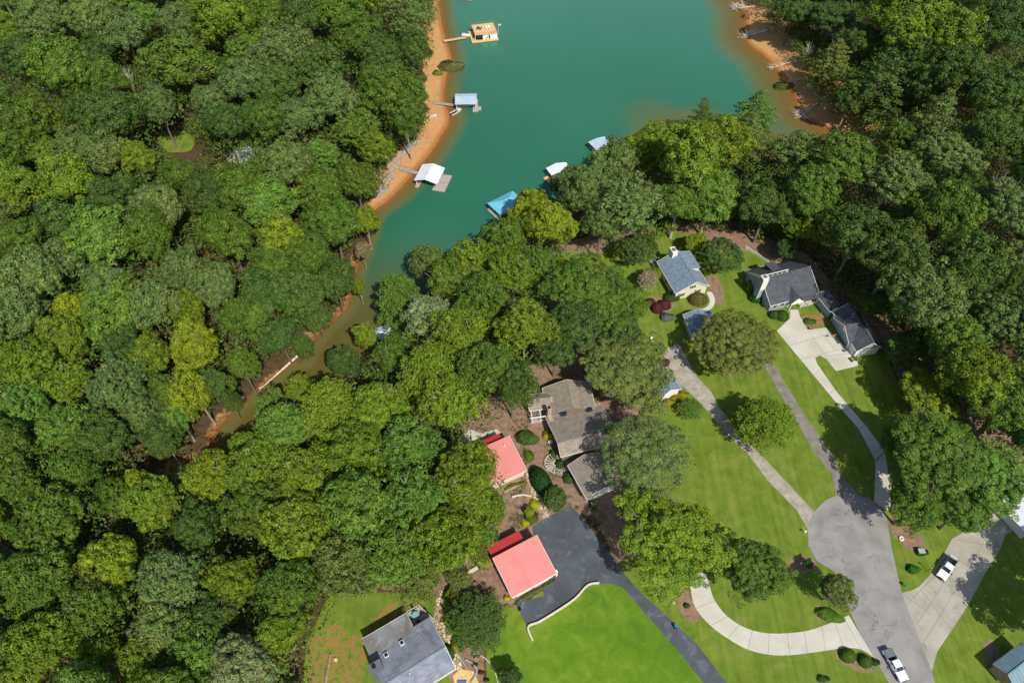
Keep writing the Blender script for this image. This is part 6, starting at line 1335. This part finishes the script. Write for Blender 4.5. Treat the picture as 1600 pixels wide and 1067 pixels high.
# fallen trees on the eastern bank --------------------------------
def fallen(a, b_, lab, nb=26, r=.28, spread=.33, z=.5):
    pa = W(*a, LAKE + 1.2); pb = W(*b_, LAKE + .2); pa.z = hz(pa.x, pa.y) + z; pb.z = LAKE + .15
    L = (pb - pa).length; rt = empty('fallen_tree', pa, 0, lab, 'fallen tree', 'fallen trees on the clay banks')
    d = (pb - pa); bm = bmesh.new(); tube(bm, [Vector(), d * .3, d * .7, d], [r, r * .85, r * .5, r * .15], 6)
    bm_obj('trunk', bm, M_DEAD, rt)
    rs = random.Random(int(a[0])); bm = bmesh.new(); side = Vector((-d.y, d.x, 0)).normalized()
    for i in range(nb):
        t = 1 - rs.random() ** 1.5 * .5; s = d * t; ln = L * spread * rs.uniform(.4, 1)
        e = s + (d.normalized() * rs.uniform(.1, .8) + side * rs.uniform(-1, 1) + Vector((0, 0, rs.uniform(0, .45)))) .normalized() * ln
        m_ = s.lerp(e, .5) + Vector((rs.uniform(-.3, .3), rs.uniform(-.3, .3), .15))
        tube(bm, [s, m_, e], [r * .3, r * .2, r * .07], 4)
        for _ in range(3):
            f = m_ + Vector((rs.uniform(-1, 1), rs.uniform(-1, 1), rs.uniform(-.1, .5))).normalized() * ln * .4
            tube(bm, [m_, f], [r * .14, r * .06], 3)
    bm_obj('branch', bm, M_DEAD, rt)
fallen((1212, 46), (1160, 60), 'slim bare trunk lying across the clay, between two branchy trunks', 4, .16)
fallen((1180, 10), (1149, 14), 'bare branchy trunk tipped into the water, farthest up the eastern bank', 34, .3, .6)
fallen((1212, 50), (1163, 58), 'long bare trunk with a twiggy tip in the water, upper eastern bank', 30, .34, .28)
fallen((1243, 97), (1204, 107), 'thin pale trunk reaching the water above the leaning bush', 18, .26, .28)
fallen((1255, 124), (1232, 128), 'short pale trunk lying on the bank beside the leaning bush', 8, .24, .25)
fallen((1277, 162), (1252, 183), 'pale branching dead tree lying lowest on the eastern bank', 36, .28, .55)
fallen((464, 555), (404, 610), 'long straight log lying along the sandbar in the creek', 5, .36, .08, .7)
fallen((380, 618), (362, 640), 'short dead log lying on the creek bank upstream of the sandbar', 5, .25, .2)
# standing dead wood showing through the canopies
def snag(X, Y, rpx, lab, hh=12):
    x, y, z = base_for(X, Y, hh); d = depth_of((x, y, z + hh)); rt = empty('dead_tree', (x, y, z), rnd.uniform(0, 6), lab, 'dead tree', 'bare dead trees')
    s = rpx * d / FPX / 6; rt.scale = (s, s, hh / 13); o = link('branches', BARE[int(X) % 2], None, rt); o.location = (0, 0, 13)
BARE = [bare_mesh(0), bare_mesh(1)]
snag(570, 205, 15, 'bare grey dead tree in the western forest near the white-roofed dock', 14)
snag(562, 218, 14, 'bare dead tree just below another one, near the white-roofed dock', 12)
snag(203, 125, 10, 'white bare snag in the dark gap beside the blue green fir')
snag(1305, 70, 12, 'grey dead tree above the eastern clay bank', 12)
snag(1262, 80, 12, 'bare grey tree leaning on the eastern shore woods', 8)

def ground_cover():
    rs = np.random.RandomState(33); P0 = mulch_px[0]; n = 5200
    px = rs.uniform(725, 1000, n); py = rs.uniform(568, 945, n)
    ok = inside(px, py, P0) & ~inside(px, py, dE) & ~inside(px, py, [(815, 730), (828, 730), (866, 800), (850, 815)])
    ok &= (np.sin(px * .11) + np.sin(py * .13 + px * .05) + rs.normal(0, .5, n)) > .75
    q_ = [W(a, b_, 0) for a, b_ in zip(px[ok], py[ok])]; C = np.array([[p.x, p.y, .12] for p in q_]); m = len(C); k = 26; idx = np.repeat(np.arange(m), k)
    q = unit(rs.normal(0, 1, (m * k, 3)) + np.array([0, 0, .5])); q[:, 2] = np.abs(q[:, 2]); r = rs.uniform(.2, .65, m)[idx]
    me = leaves(C[idx] + q * r[:, None] * np.array([1, 1, .55]), q, .1, rs, 'ground_cover', np.clip(rs.normal(.55, .25, m), 0, 1)[idx], rs.uniform(0, 1, m)[idx], jit=.5)
    o = link('ground_cover', me); o.color = s2l((92, 108, 50)); tag(o, 'sparse low ground cover sprouting in the mulch around the red and brown roofs', 'ground cover', kind='stuff')
ground_cover()
